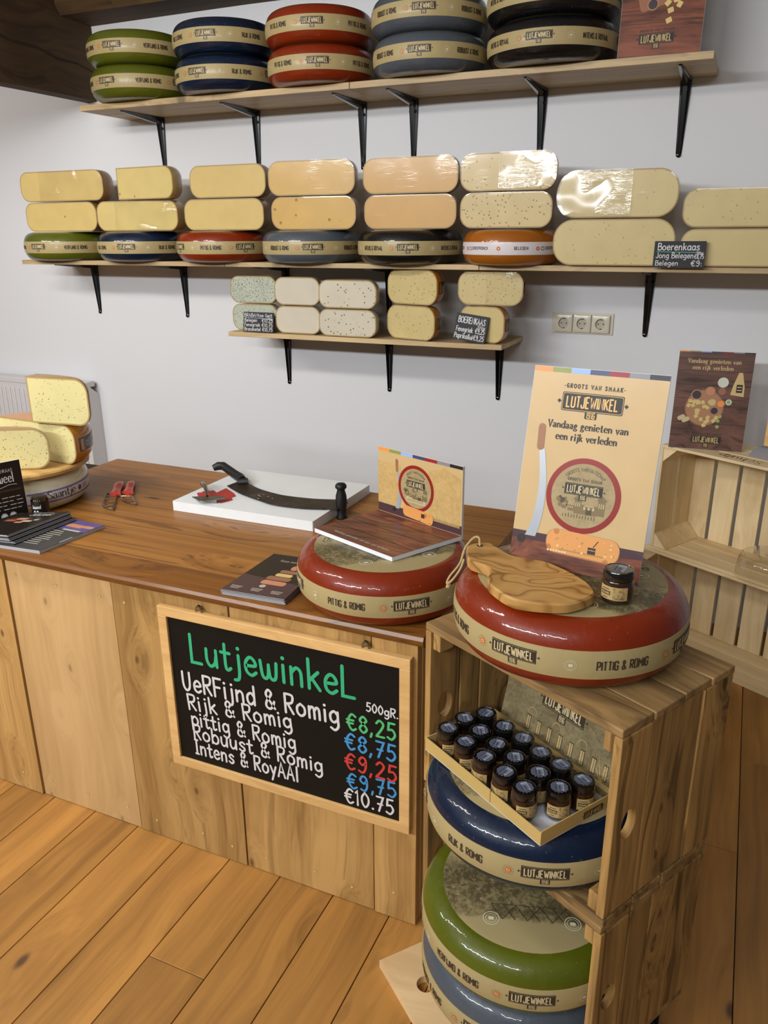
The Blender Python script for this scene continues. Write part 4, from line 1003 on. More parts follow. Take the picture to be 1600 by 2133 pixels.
# ------------------------------------------------------------------ cutting board, knives
def cutting():
    z = HT; zt = HT+.0290
    m = MB(); m.prism([(-.783, -1.503), (-.323, -1.497), (-.322, -1.135), (-.776, -1.140)], z+.0006, zt, 'cutting_plastic')
    o = m.build('cutting_board', bevel=.003, smooth=False)
    tag(o, 'thick white plastic cutting board on the worktop', 'cutting board')
    red = [(-.7618, -1.4135), (-.749, -1.402), (-.755, -1.3966), (-.7444, -1.3781), (-.737, -1.385), (-.7315, -1.3726), (-.7086, -1.3881), (-.708, -1.3412), (-.660, -1.372), (-.6364, -1.3945), (-.640, -1.412), (-.6244, -1.4294), (-.6409, -1.465), (-.665, -1.458), (-.6845, -1.468), (-.7313, -1.4483)]
    m = MB(); m.prism(red, zt+.0002, zt+.0012, 'red_inlay'); m.build('red_patch', o)
    # two handled cheese knife
    t = thing('cheese_knife', 'long curved two handled cheese knife on the white board', 'knife', (-.57, -1.35, zt))
    F = lambda p: [(a+.57, b+1.35, c-zt) for a, b, c in p]
    m = MB()
    topc = cr([(-.700, -1.262), (-.640, -1.300), (-.5975, -1.3223), (-.545, -1.338), (-.4919, -1.3463), (-.4076, -1.3398), (-.340, -1.320)], k=4)
    botc = cr([(-.715, -1.328), (-.650, -1.368), (-.6045, -1.3897), (-.545, -1.411), (-.4865, -1.4287), (-.4033, -1.4244), (-.334, -1.404)], k=4)
    rings = [[(a[0], a[1], zt+.0062), (a[0], a[1], zt+.0042), (b[0], b[1], zt+.0036), (b[0], b[1], zt+.0040)] for a, b in zip(topc, botc)]
    m.loft([F(r) for r in rings], 'dirty_blade'); m.build('blade', t, ang=30)
    m = MB(); D = Dec()
    rnd = random.Random(3)
    for k in range(9): D.disc(-.545+.57+rnd.uniform(-.03, .04), -1.385+1.35+rnd.uniform(-.02, .02), rnd.uniform(.001, .003), 'cheese_goat', 1, 6)
    D.emit(m, XY(.0058), .0004); m.build('crumbs', t, smooth=False)['kind'] = 'stuff'
    m = MB(); m.tube(F([(-.685, -1.285, zt+.012), (-.705, -1.268, zt+.014), (-.74, -1.248, zt+.017), (-.78, -1.225, zt+.022), (-.805, -1.212, zt+.026), (-.825, -1.212, zt+.024), (-.838, -1.222, zt+.018)]), .014, 'knife_black', 12, [1.0, 1.05, 1.0, .95, .95, .95, .7]); m.build('flat_handle', t)
    m = MB(); m.tube(F([(-.690, -1.300, zt+.010), (-.664, -1.288, zt+.012)]), .012, 'knife_black', 10); m.build('ferrule', t)
    # upright grip past the board edge
    cx, cy = -.300, -1.372
    m = MB(); m.lathe([(0, .0), (.017, 0), (.018, .005), (.014, .012), (.0155, .03), (.0185, .05), (.0165, .072), (.012, .087), (.0125, .090), (.0175, .094), (.018, .101), (.013, .107), (0, .109)], 'knife_black', 24)
    m.v = [(a*.9+cx+.57-.00, b*.9+cy+1.35, c*.96-.0285) for a, b, c in m.v]; m.build('upright_handle', t, ang=50)
    m = MB(); m.box(-.345+.57, -.300+.57, -1.40+1.35, -1.33+1.35, .003, .006, 'dirty_blade', 0); m.build('tang', t)
    # cheese plane
    t = thing('cheese_plane', 'steel cheese slicer lying on the red patch of the board', 'cheese slicer', (-.68, -1.44, zt))
    z0 = .0018
    G = lambda p: [(a+.68, b+1.44, c) for a, b, c in p]
    m = MB()
    A, B2, Cc, Dd = (-.728, -1.482), (-.640, -1.438), (-.644, -1.470), (-.690, -1.502)
    m.prism([(a+.68, b+1.44) for a, b in (A, B2, (-.634, -1.450), Cc, Dd)][::-1], z0+.010, z0+.0125, 'steel'); m.build('blade', t, bevel=.0008)
    m = MB(); m.tube(G([(-.690, -1.460, z0+.012), (-.706, -1.440, z0+.018), (-.730, -1.414, z0+.022), (-.760, -1.385, z0+.020), (-.776, -1.366, z0+.014)]), .0065, 'steel', 10, [.6, .7, 1.0, 1.2, .8]); m.build('handle', t)
    m = MB(); m.box(-.018, .030, -.032, -.026, z0-.001, z0+.010, 'steel', 0); m.build('slit_lip', t)
cutting()

def red_slicer(label, H, Bd, name):
    t = thing('cheese_knife', label, 'cheese knife', (H[0][0], H[0][1], HT), 0, 'red handled cheese knives')
    o = H[0]; m = MB()
    a, b, c, d = (Vector((p[0]-o[0], p[1]-o[1], 0)) for p in H)   # tail near/far, head near/far
    rings = []
    for i in range(9):
        f = i/8; p = a.lerp(c, f); q2 = b.lerp(d, f); mid = (p+q2)/2; wv = (q2-p)/2
        k = (.75, .95, 1.0, 1.0, .95, .9, .9, .98, 1.15)[i]; hh = (.010, .014, .016, .016, .015, .014, .014, .015, .014)[i]
        pl_ = [(wv*k*cos(x)).to_tuple()[:2]+(hh*.5+hh*.5*sin(x)+.001,) for x in [2*pi*j/14 for j in range(14)]]
        rings.append([(mid.x+u, mid.y+v, z) for u, v, z in pl_])
    m.loft(rings, 'red_plastic'); m.build('handle', t, ang=60)
    m = MB(); mid = (c+d)/2; ax = ((c+d)/2-(a+b)/2).normalized(); w = (d-c).normalized()
    pts = [Vector((p[0]-o[0], p[1]-o[1], 0)) for p in Bd]  # root near, root far, tip, mid near
    rn, rf, tip, mn = pts
    def bar(p, q2, r): m.tube([(p.x, p.y, .006), ((p.x+q2.x)/2, (p.y+q2.y)/2, .0065), (q2.x, q2.y, .005)], r, 'steel', 6)
    edge = cr([(rn.x, rn.y), (mn.x, mn.y), (tip.x, tip.y)], k=6)
    m.tube([(x, y, .006) for x, y in edge], .0024, 'steel', 6); bar(rf, tip, .0026); bar(rn, rf, .003)
    for f in (.28, .52, .74):
        p = edge[int(f*(len(edge)-1))]; q2 = rf.lerp(tip, f); bar(Vector((p[0], p[1], 0)), q2, .0013)
    m.build('slotted_blade', t)
red_slicer('red handled slotted cheese knife nearer the cheese pile', [(-1.113, -1.375), (-1.090, -1.352), (-1.043, -1.473), (-1.013, -1.462)], [(-1.060, -1.470), (-1.028, -1.462), (-.940, -1.578), (-.990, -1.562)], 0)
red_slicer('red handled slotted cheese knife nearer the white board', [(-1.082, -1.350), (-1.060, -1.336), (-1.018, -1.446), (-.985, -1.438)], [(-1.030, -1.444), (-1.000, -1.436), (-.908, -1.515), (-.968, -1.503)], 1)

# ------------------------------------------------------------------ printed matter on the counter
def quad_stack(name, label, cat, P, z, h, mats, n=1, D=None, bend=0.0, part='sheets', jit=.0015):
    """booklets: P is back-left, back-right, front-right, front-left; returns root"""
    cx = sum(p[0] for p in P)/4; cy = sum(p[1] for p in P)/4
    t = thing(name, label, cat, (cx, cy, z))
    return t, [(p[0]-cx, p[1]-cy) for p in P]
def bil(P, u, v):
    a = Vector((P[3][0], P[3][1])).lerp(Vector((P[2][0], P[2][1])), u); b = Vector((P[0][0], P[0][1])).lerp(Vector((P[1][0], P[1][1])), u); c = a.lerp(b, v); return c.x, c.y
def leaflets():
    # the stack of folders beside the red wheel: each folder a thing
    P = [(-.320, -1.700), (-.180, -1.690), (-.163, -1.916), (-.320, -1.925)]
    rnd = random.Random(11); n = 7; th = .0017
    for k in range(n):
        j = [(rnd.uniform(-.0025, .0025)) for _ in range(2)]
        Q = [(a+j[0], b+j[1]) for a, b in P]; cx, cy = -.246, -1.808
        ords = ('bottom', 'second from the bottom', 'third from the bottom', 'middle', 'third from the top', 'second from the top', 'top')
        lab = 'black folder with cheese picture, topmost of its stack beside the red wheel' if k == n-1 else f'black folder, {ords[k]} in the stack beside the red wheel'
        t = thing('leaflet', lab, 'leaflet', (cx, cy, HT+.0006+k*th), 0, 'folders beside the red wheel')
        R_ = [(a-cx, b-cy) for a, b in Q]
        m = MB(); m.prism([R_[3], R_[2], R_[1], R_[0]], 0, th-.0002, 'page_grey', side='page_grey')
        o = m.build('pages', t, smooth=False)
        m = MB(); m.prism([R_[3], R_[2], R_[1], R_[0]], th-.0002, th-.00005, 'leaflet_black')
        if k == n-1:
            D = Dec()
            D.poly([(0, 0), (1, 0), (1, .33), (.5, .37), (0, .42)], 'leaflet_plum', 1)
            for (u, v, w, h, c) in ((.60, .30, .40, .095, 'leaflet_flesh'), (.60, .41, .40, .09, 'meat_brown'), (.62, .50, .28, .075, 'cube_cheese'), (.64, .59, .30, .075, 'meat_brown'), (.66, .70, .13, .12, 'leaflet_flesh')):
                D.rrect(u, v, w, h, min(w, h)*.45, c, 2)
            D.disc(.50, .20, .05, 'text_pale', 2, 14, .035)
            D.rect(.55, .90, .98, .955, 'text_pale', 2); D.text('LUTJEWINKEL', .58, .91, .035, 'leaflet_black', width=.37, font='B', wt=.2, layer=3)
            D.text('Kaas met het rijkste', .28, .82, .05, 'text_pale', width=.70, wt=.12, layer=2)
            for u in (.15, .48, .8):
                for q2 in range(3): D.rect(u-.09+.01*q2, .12-.025*q2, u+.09-.012*q2, .13-.025*q2, 'text_pale', 2)
            D.emit(m, lambda u, v, w: bil(R_, u, v)+(th+w,), 0, .0001)
        m.build('cover', t, smooth=False)
    # brochures at the pile of cheese
    P = [(-1.055, -1.690), (-.8628, -1.6996), (-.8798, -1.9084), (-1.080, -1.925)]
    cx, cy = -.97, -1.80
    t = thing('brochure', 'grey open brochure lying flat on the worktop under the dark leaflet stack', 'brochure', (cx, cy, HT+.0006))
    R_ = [(a-cx, b-cy) for a, b in P]
    m = MB(); m.prism([R_[3], R_[2], R_[1], R_[0]], 0, .0085, 'page_grey'); m.build('pages', t, smooth=False)
    m = MB(); m.prism([R_[3], R_[2], R_[1], R_[0]], .0086, .0092, 'page_dark')
    D = Dec(); D.rect(.3, .68, 1, 1, 'leaflet_purple', 1); D.rrect(.68, .82, .3, .10, .04, 'leaflet_flesh', 2); D.rrect(.9, .84, .16, .08, .03, 'leaflet_flesh', 2)
    D.rect(.62, .66, .92, .70, 'text_pale', 2)
    for q2 in range(9): D.rect(.48, .60-.055*q2, .72+.1*((q2*7) % 3)/3, .615-.055*q2, 'text_pale', 1)
    D.rect(.99, .3, 1.0, .5, 'card_white', 2)
    D.emit(m, lambda u, v, w: bil(R_, u, v)+(.0092+w,), 0, .0001); m.build('cover', t, smooth=False)
    # dark leaflets, slightly fanned
    base = HT+.0006+.0100; n = 9; th = .0030
    P = [(-1.078, -1.765), (-.958, -1.702), (-.968, -1.905), (-1.095, -1.928)]
    cx, cy = -1.02, -1.82
    ords = ['bottom', 'second from the bottom', 'third from the bottom', 'fourth from the bottom', 'middle', 'fourth from the top', 'third from the top', 'second from the top', 'top']
    for k in range(n):
        j = [rnd.uniform(-.003, .003) for _ in range(2)]
        R_ = [(a-cx+j[0]-.0016*k, b-cy+j[1]-.001*k) for a, b in P]
        lab = 'dark leaflet with a glowing photo, topmost of the fanned stack' if k == n-1 else f'dark leaflet, {ords[k]} of the fanned stack beside the black sign'
        t = thing('leaflet', lab, 'leaflet', (cx, cy, base+k*th), 0, 'dark leaflets beside the black sign')
        up = .0 if k < n-1 else .004
        m = MB(); m.prism([R_[3], R_[2], R_[1], R_[0]], 0, th-.0008, 'page_grey', side='page_grey' if k % 3 else 'page_dark'); m.build('pages', t, smooth=False)
        m = MB(); m.prism([R_[3], R_[2], R_[1], R_[0]], th-.0007, th-.0001, 'leaflet_black')
        if k == n-1:
            D = Dec()
            for (u, v, w, h, c) in ((.40, .62, .5, .22, 'leaflet_brown'), (.45, .66, .22, .09, 'leaflet_flesh'), (.3, .58, .2, .08, 'leaflet_orange'), (.65, .56, .2, .07, 'text_pale'), (.55, .5, .16, .06, 'leaflet_flesh'), (.78, .62, .1, .05, 'text_pale')):
                D.rrect(u, v, w, h, min(w, h)*.45, c, 1 if c == 'leaflet_brown' else 2)
            D.text('Juweel', .40, .82, .09, 'chalk_white', width=.42, wt=.14, layer=2); D.text('BOERENKAAS', .45, .93, .03, 'chalk_white', width=.3, wt=.12, layer=2)
            D.emit(m, lambda u, v, w: bil(R_, u, v)+(th-.0001+w,), 0, .00012)
        m.build('cover', t, smooth=False)
    t = thing('leaflet', 'orange photo leaflet in front of the black sign', 'leaflet', (-1.118, -1.872, HT+.0006))
    m = MB(); m.prism([(-.025, -.05), (.006, -.045), (.010, .03), (-.008, .035)], 0, .034, 'page_dark'); m.build('pages', t, smooth=False)
    m = MB(); m.prism([(-.025, -.05), (.006, -.045), (.010, .03), (-.008, .035)], .0342, .0352, 'leaflet_brown')
    D = Dec(); D.poly([(-.035, -.042), (.012, -.04), (.018, .03), (-.03, .04)], 'leaflet_orange', 1); D.poly([(-.03, .0), (.014, .01), (.014, .03), (-.02, .03)], 'strip_orange', 2); D.emit(m, XY(.0352), .0001); m.build('cover', t, smooth=False)
leaflets()

def board_sign(label, name, O, U, Vv, w, h, thick, face, D, base=None, edge='white_edge', cat='sign', stand=True):
    """upright printed panel with real thickness; O = bottom corner at the front face"""
    U = Vector(U).normalized(); Vv = Vector(Vv).normalized(); N = U.cross(Vv).normalized()
    t = thing(name, label, cat, O)
    f = plane_map((0, 0, 0), U, Vv, N)
    m = MB(); m.box(0, w, 0, h, -thick, 0, edge, 0, T=f); m.build('backing_board', t, smooth=False)
    m = MB(); m.prism([(0.0004, 0.0004), (w-.0004, .0004), (w-.0004, h-.0004), (.0004, h-.0004)], .0001, .0004, face, T=f)
    D.emit(m, f, .0005, .00018)
    m.build('printed_face', t, smooth=False)
    if stand:
        m = MB(); back = -N
        p0 = U*(w*.35)+Vv*(h*.55)-N*thick; p1 = U*(w*.65)+Vv*(h*.55)-N*thick
        q0 = U*(w*.4)-N*(thick+h*.28); q1 = U*(w*.6)-N*(thick+h*.28)
        q0.z = 0.001; q1.z = 0.001
        m.loft([[tuple(p0), tuple(p1), tuple(q1), tuple(q0)], [tuple(p0+U*0-N*.002), tuple(p1-N*.002), tuple(q1-N*.002), tuple(q0-N*.002)]], edge); m.build('strut', t, smooth=False)
    return t
STR = ['strip_orange', 'strip_olive', 'strip_skyblue', 'strip_navy', 'strip_crimson', 'strip_grey', 'strip_dark']
def strip(D, w, h, t): 
    for k, c in enumerate(STR): D.rect(w*k/7+(.0005 if k == 0 else 0), h-t, w*(k+1)/7-(.0005 if k == 6 else 0), h-.0005, c, 1)
def knife_print(D, pts_h, pts_b, w):
    D.stroke(pts_h, w*.75, 'print_handle', 2)
    L = cr(pts_b, k=5); n = len(L)
    for i in range(n-1):
        wa = w*(.6+.55*i/n); wb = w*(.6+.55*(i+1)/n)
        D.poly([(L[i][0]-wa*.3, L[i][1]), (L[i][0]+wa*.7, L[i][1]), (L[i+1][0]+wb*.7, L[i+1][1]), (L[i+1][0]-wb*.3, L[i+1][1])], 'print_steel', 2)
    D.disc(L[-1][0]-w*.7, L[-1][1]-w*.4, w*.45, 'sign_black', 3, 12)
def town(D, cx, cy, r, s=1.0):
    """sketch of a town view inside the round label"""
    D.rrect(cx, cy-.62*r, 1.30*r, .30*r, .12*r, 'sign_sepia2', 3)
    for (x, y, w, h) in ((-.22, -.56, .22, .44), (.0, -.56, .50, .30), (.50, -.54, .24, .48), (-.62, -.46, .16, .22), (-.42, -.50, .2, .18)):
        D.rect(cx+x*r, cy+y*r, cx+(x+w)*r, cy+(y+h)*r, 'town_brown', 4)
        for k in range(3):
            D.rect(cx+(x+w*(.15+.28*k))*r, cy+(y+h*.50)*r, cx+(x+w*(.27+.28*k))*r, cy+(y+h*.80)*r, 'sign_sepia2', 5)
    D.rect(cx+.16*r, cy-.56*r, cx+.34*r, cy-.40*r, 'town_dark', 5); D.rect(cx+.10*r, cy-.30*r, cx+.40*r, cy-.27*r, 'sign_sepia2', 5)
    D.poly([(cx-.29*r, cy-.13*r), (cx+.07*r, cy-.13*r), (cx-.11*r, cy+.04*r)], 'town_brown', 4)
    D.poly([(cx+.44*r, cy-.07*r), (cx+.80*r, cy-.07*r), (cx+.62*r, cy+.10*r)], 'town_brown', 4)
    rt_ = random.Random(3)
    for k in range(16): D.disc(cx+r*rt_.uniform(-.78, -.42), cy+r*rt_.uniform(-.36, -.12), r*rt_.uniform(.03, .08), ('town_brown', 'town_dark')[k % 3 == 0], 4, 9)
    for k in range(12): D.rect(cx+r*(-.55+.09*k), cy-.70*r, cx+r*(-.53+.09*k), cy-.62*r+.02*r*(k % 3), 'town_dark', 5)
def round_print(D, cx, cy, r, tilt=0.0, txt=True):
    D.disc(cx, cy, r, 'sign_red', 2, 48); D.disc(cx, cy, r*.855, 'sign_sepia', 3, 44)
    town(D, cx, cy, r*.855)
    D.logo(cx, cy+r*.16, r*1.02, 'sign_black', 'logo_light', layer=4)
    D.text('·GROOTS VAN SMAAK·', cx, cy+r*.38, r*.075, 'sign_black', width=r*.98, wt=.2, layer=4, center=True, gap=.3)
    D.text('GROOTS VAKMANSCHAP', 0, 0, r*.09, 'ink_brown', wt=.13, layer=4, arc=(cx, cy, r*.66, pi/2), gap=.16, sx=.9)

def signs():
    # big sign leaning on the red wheel of the crates
    w, h = .222, .336
    D = Dec(); strip(D, w, h, .0085)
    D.text('·GROOTS VAN SMAAK·', w*.475, h*.905, h*.019, 'sign_black', width=w*.45, wt=.22, layer=2, center=True, gap=.42)
    D.rrect(w*.475, h*.838, w*.46, h*.092, .003, 'sign_black', 1); D.rrect(w*.475, h*.838, w*.45, h*.084, .003, 'sign_gold', 2); D.rrect(w*.475, h*.838, w*.443, h*.079, .003, 'sign_black', 3)
    D.rrect(w*.475, h*.780, w*.09, h*.04, .002, 'sign_black', 1)
    D.text('LUTJEWINKEL', w*.285, h*.812, h*.052, 'sign_gold', width=w*.38, font='B', wt=.14, layer=5, gap=.23)
    D.text('1916', w*.445, h*.764, h*.028, 'sign_gold', width=w*.06, font='B', wt=.15, layer=5)
    for sg in (-1, 1): D.disc(w*(.475+.25*sg), h*.838, .0035, 'sign_black', 2, 4)
    D.text('Vandaag genieten van', w*.165, h*.705, h*.036, 'sign_black', width=w*.60, wt=.20, thin=.055, layer=2, gap=.13)
    D.text('een rijk verleden', w*.235, h*.648, h*.036, 'sign_black', width=w*.46, wt=.20, thin=.055, layer=2, gap=.13)
    D.rect(0, 0, w, h*.165, 'print_wood', 1); D.rect(0, h*.125, w, h*.166, 'leaflet_plum', 2)
    knife_print(D, [(w*.122, h*.70), (w*.128, h*.60)], [(w*.135, h*.59), (w*.17, h*.45), (w*.175, h*.32), (w*.155, h*.21), (w*.125, h*.145)], .0165)
    round_print(D, w*.505, h*.385, w*.282)
    D.rrect(w*.555, h*.138, w*.565, h*.125, .018, 'meat_brown', 5, radians(-2)); D.rrect(w*.555, h*.141, w*.555, h*.117, .017, 'print_cheese', 6, radians(-2))
    rc = random.Random(8)
    for k in range(26): D.disc(w*(.555+rc.uniform(-.24, .24)), h*(.141+rc.uniform(-.042, .042)), rc.uniform(.0006, .0022), ('rind_edge', 'print_cheese2')[k % 2], 6.5, 8)
    for k in range(7): D.disc(w*(.30+.022*k), h*.093, .0022, 'print_cheese2', 6.5, 7)
    D.rect(w*.60, h*.10, w*.66, h*.125, 'logo_dark', 7); D.rect(w*.60, h*.128, w*.66, h*.14, 'ink_brown', 7); D.stroke([(w*.64, h*.145), (w*.67, h*.175)], .0015, 'logo_dark', 7)
    D.rect(w*.38, h*.100, w*.72, h*.107, 'rind_edge', 7)
    tl = radians(13)
    U = Vector((.2125, -.026, 0)).normalized(); Nn = U.cross(Vector((0, 0, 1)))
    V = Vector((0, 0, 1))*cos(tl)-Nn*sin(tl)
    board_sign('large cream advertising sign standing on the red wheel of the crates', 'sign_board', (.345, -1.990, CT+.119), U, V, w, h, .0025, 'sign_cream', D)
    # L shaped display on the counter wheel
    zt = HT+.1185
    t = thing('counter_display', 'folded counter display with wood print base on red wheel', 'display', (-.082, -1.599, zt))
    o = Vector((-.082, -1.599, 0)); c = [Vector(p)-o for p in ((-.164, -1.771, 0), (.066, -1.860, 0), (.158, -1.689, 0), (-.082, -1.599, 0))]
    m = MB(); m.prism([tuple(p)[:2] for p in c], 0, .0095, 'white_edge'); m.build('base_panel', t, smooth=False)
    U = (c[1]-c[0]).normalized(); V = (c[3]-c[0]).normalized(); wu = (c[1]-c[0]).length; wv = (c[3]-c[0]).length
    f = plane_map(c[0]+Vector((0, 0, .0095)), U, V, (0, 0, 1))
    m = MB(); q4 = [tuple(p)[:2] for p in c]; m.prism(q4, .0096, .0100, 'print_wood')
    D = Dec()
    for v in (.30, .55, .80): D.rect(.002, wv*v, wu-.002, wv*v+.0014, 'sign_black', 1)
    D.text('Vandaag genieten van een rijk verleden', wu*.18, wv*.085, .009, 'text_pale', width=wu*.70, wt=.12, layer=2)
    D.emit(m, f, .0006); m.build('base_print', t, smooth=False)
    U = (c[2]-c[3]).normalized(); N = U.cross(Vector((0, 0, 1))); w = (c[2]-c[3]).length; h = .168
    f = plane_map(c[3]+Vector((0, 0, .0)), U, (0, 0, 1), N)
    m = MB(); m.box(0, w, .0, h, -.006, -.0006, 'white_edge', 0, T=f); m.build('upright_panel', t, smooth=False)
    m = MB(); m.prism([(0, .0), (w, .0), (w, h), (0, h)], -.0005, -.0001, 'sign_cream', T=f)
    D = Dec(); strip(D, w, h, .0078)
    D.rect(w*.0, h*.2, w*.28, h*.80, 'sign_faint', 1); D.rect(w*.62, h*.15, w*.98, h*.82, 'sign_faint', 1)
    D.poly([(w*.62, h*.82), (w*.98, h*.82), (w*.8, h*.92)], 'sign_faint', 1)
    D.rect(0, .011, w, h*.19, 'leaflet_plum', 1)
    knife_print(D, [(w*.235, h*.86), (w*.24, h*.72)], [(w*.245, h*.70), (w*.27, h*.50), (w*.265, h*.35), (w*.235, h*.17)], .011)
    round_print(D, w*.47, h*.53, h*.325)
    D.rrect(w*.50, h*.165, w*.36, h*.16, .010, 'print_cheese', 6, radians(-4)); D.rect(w*.54, h*.14, w*.58, h*.20, 'logo_dark', 7)
    D.emit(m, f, .0001, .00018); m.build('upright_print', t, smooth=False)
    # brown poster on the pale slatted crate
    def brown(D, w, h, full=True):
        strip(D, w, h, h*.012)
        for v in (.27, .52, .66, .80): D.rect(.0006, h*v, w-.0006, h*v+.0012, 'sign_black', 1)
        D.text('Vandaag genieten van', w*.13, h*.880, h*.042, 'sign_cream', width=w*.70, wt=.20, thin=.07, layer=2, gap=.13)
        D.text('een rijk verleden', w*.20, h*.815, h*.042, 'sign_cream', width=w*.54, wt=.20, thin=.07, layer=2, gap=.13)
        D.disc(w*.42, h*.43, w*.26, 'meat_brown', 2, 40); D.disc(w*.42, h*.43, w*.245, 'print_bowl', 3, 40)
        for x, y, r_, c_ in ((.30, .56, .075, 'print_plum'), (.475, .60, .07, 'leaflet_flesh'), (.52, .49, .06, 'bag_paper'), (.635, .48, .055, 'strip_orange'), (.56, .405, .06, 'print_plum')):
            D.disc(w*x, h*y, w*r_, 'print_bowl', 4, 20); D.disc(w*x, h*y, w*r_*.8, c_, 5, 18)
        rnd = random.Random(5)
        for k in range(34):
            x = rnd.uniform(.2, .62); y = rnd.uniform(.25, .50)
            if (x-.42)**2+((y-.42)*1.3)**2 > .05 or (x > .5 and y > .36): continue
            D.rrect(w*x, h*y, w*.052, w*.046, w*.006, 'cube_cheese', 5, rnd.uniform(0, 3))
        for x, y in ((.60, .335), (.645, .35), (.625, .305), (.625, .245)): D.disc(w*x, h*y, w*.025, 'print_green', 5, 12)
        for x, y in ((.13, .32), (.19, .30)): D.rrect(w*x, h*y, w*.11, w*.065, w*.03, 'logo_light', 5, .5)
        D.disc(w*.63, h*.695, w*.072, 'print_beer', 3, 22); D.disc(w*.63, h*.605, w*.05, 'meat_brown', 2, 18)
        D.poly([(w*.74, h*.575), (w*.92, h*.56), (w*.915, h*.66), (w*.87, h*.80), (w*.82, h*.80), (w*.765, h*.67)], 'bag_paper', 3)
        D.rect(w*.81, h*.60, w*.89, h*.68, 'sign_black', 4); D.rect(w*.82, h*.62, w*.88, h*.63, 'bag_paper', 5); D.rect(w*.82, h*.65, w*.88, h*.66, 'bag_paper', 5)
        D.disc(w*.735, h*.50, w*.042, 'print_beer', 3, 14); D.disc(w*.735, h*.50, w*.028, 'print_green', 4, 12)
        D.text('·GROOTS VAN SMAAK·', w*.5, h*.158, h*.012, 'sign_black', width=w*.42, wt=.25, layer=2, center=True, gap=.4)
        D.logo(w*.5, h*.105, w*.40, 'sign_black', 'sign_cream', layer=2)
        return D
    w, h = .244, .342; D = brown(Dec(), w, h)
    board_sign('brown wood print poster with cheese platter on the pale slatted crate', 'poster_board', (.474, -.300, .8005), (.248, .018, 0), (0, .10, 1), w, h, .003, 'poster_wood', D)
    w, h = .250, .350; D = brown(Dec(), w, h)
    # the poster at the end of the top shelf shows only its foot: wooden board and cheese cubes lower down
    D = Dec(); strip(D, w, h, h*.012)
    for v in (.27, .52, .7): D.rect(.0006, h*v, w-.0006, h*v+.0012, 'sign_black', 1)
    D.rrect(w*.50, h*.50, w*.60, h*.18, .012, 'meat_brown', 2, radians(15)); D.disc(w*.38, h*.42, w*.07, 'print_bowl', 3, 18); D.disc(w*.38, h*.42, w*.055, 'print_plum', 4, 18)
    for x, y, a in ((.60, .36, .3), (.56, .42, .8), (.66, .44, .2), (.70, .40, 1.1), (.62, .49, .5), (.72, .47, .1), (.59, .28, .4)): D.rrect(w*x, h*y, w*.07, w*.06, .002, 'cube_cheese', 5, a)
    D.text('·GROOTS VAN SMAAK·', w*.46, h*.205, h*.014, 'sign_black', width=w*.44, wt=.25, layer=2, center=True, gap=.4)
    D.logo(w*.46, h*.145, w*.42, 'sign_black', 'sign_cream', layer=2)
    board_sign('brown wood print poster standing at the end of the top shelf', 'poster_board', (.182, -.297, TOPZ+.0006), (1, 0, 0), (0, .10, 1), w, h, .003, 'print_wood', D)
    # black sign at the pile of cheese
    w, h = .148, .178
    D = Dec()
    D.text('BOERENKAAS', w*.42, h*.84, .009, 'chalk_white', width=w*.42, wt=.1, layer=1); D.text('Juweel', w*.40, h*.68, .026, 'chalk_white', width=w*.44, wt=.11, layer=1, thin=.05)
    D.stroke(cr([(w*.2, h*.62), (w*.5, h*.6), (w*.75, h*.64), (w*.88, h*.63)]), .0012, 'chalk_white', 1)
    for k in range(4): [D.rect(w*(.05+.13*j), h*(.44-.06*k), w*(.05+.13*j+(.11 if (j+k) % 3 else .07)), h*(.44-.06*k)+.0022, 'text_pale', 1) for j in range(7)]
    for x in (.56, .72): D.disc(w*x, h*.16, .0095, 'text_pale', 1, 16); D.disc(w*x, h*.16, .006, 'card_white', 2, 14)
    D.rect(w*.05, h*.54, w*.95, h*.57, 'leaflet_brown', 1)
    board_sign('black printed sign with white lettering in front of the cheese pile', 'sign_board', (-1.148, -1.874, HT+.0006), (.052, .139, 0), (-.05, .019, 1), w, h, .003, 'leaflet_black', D)
signs()

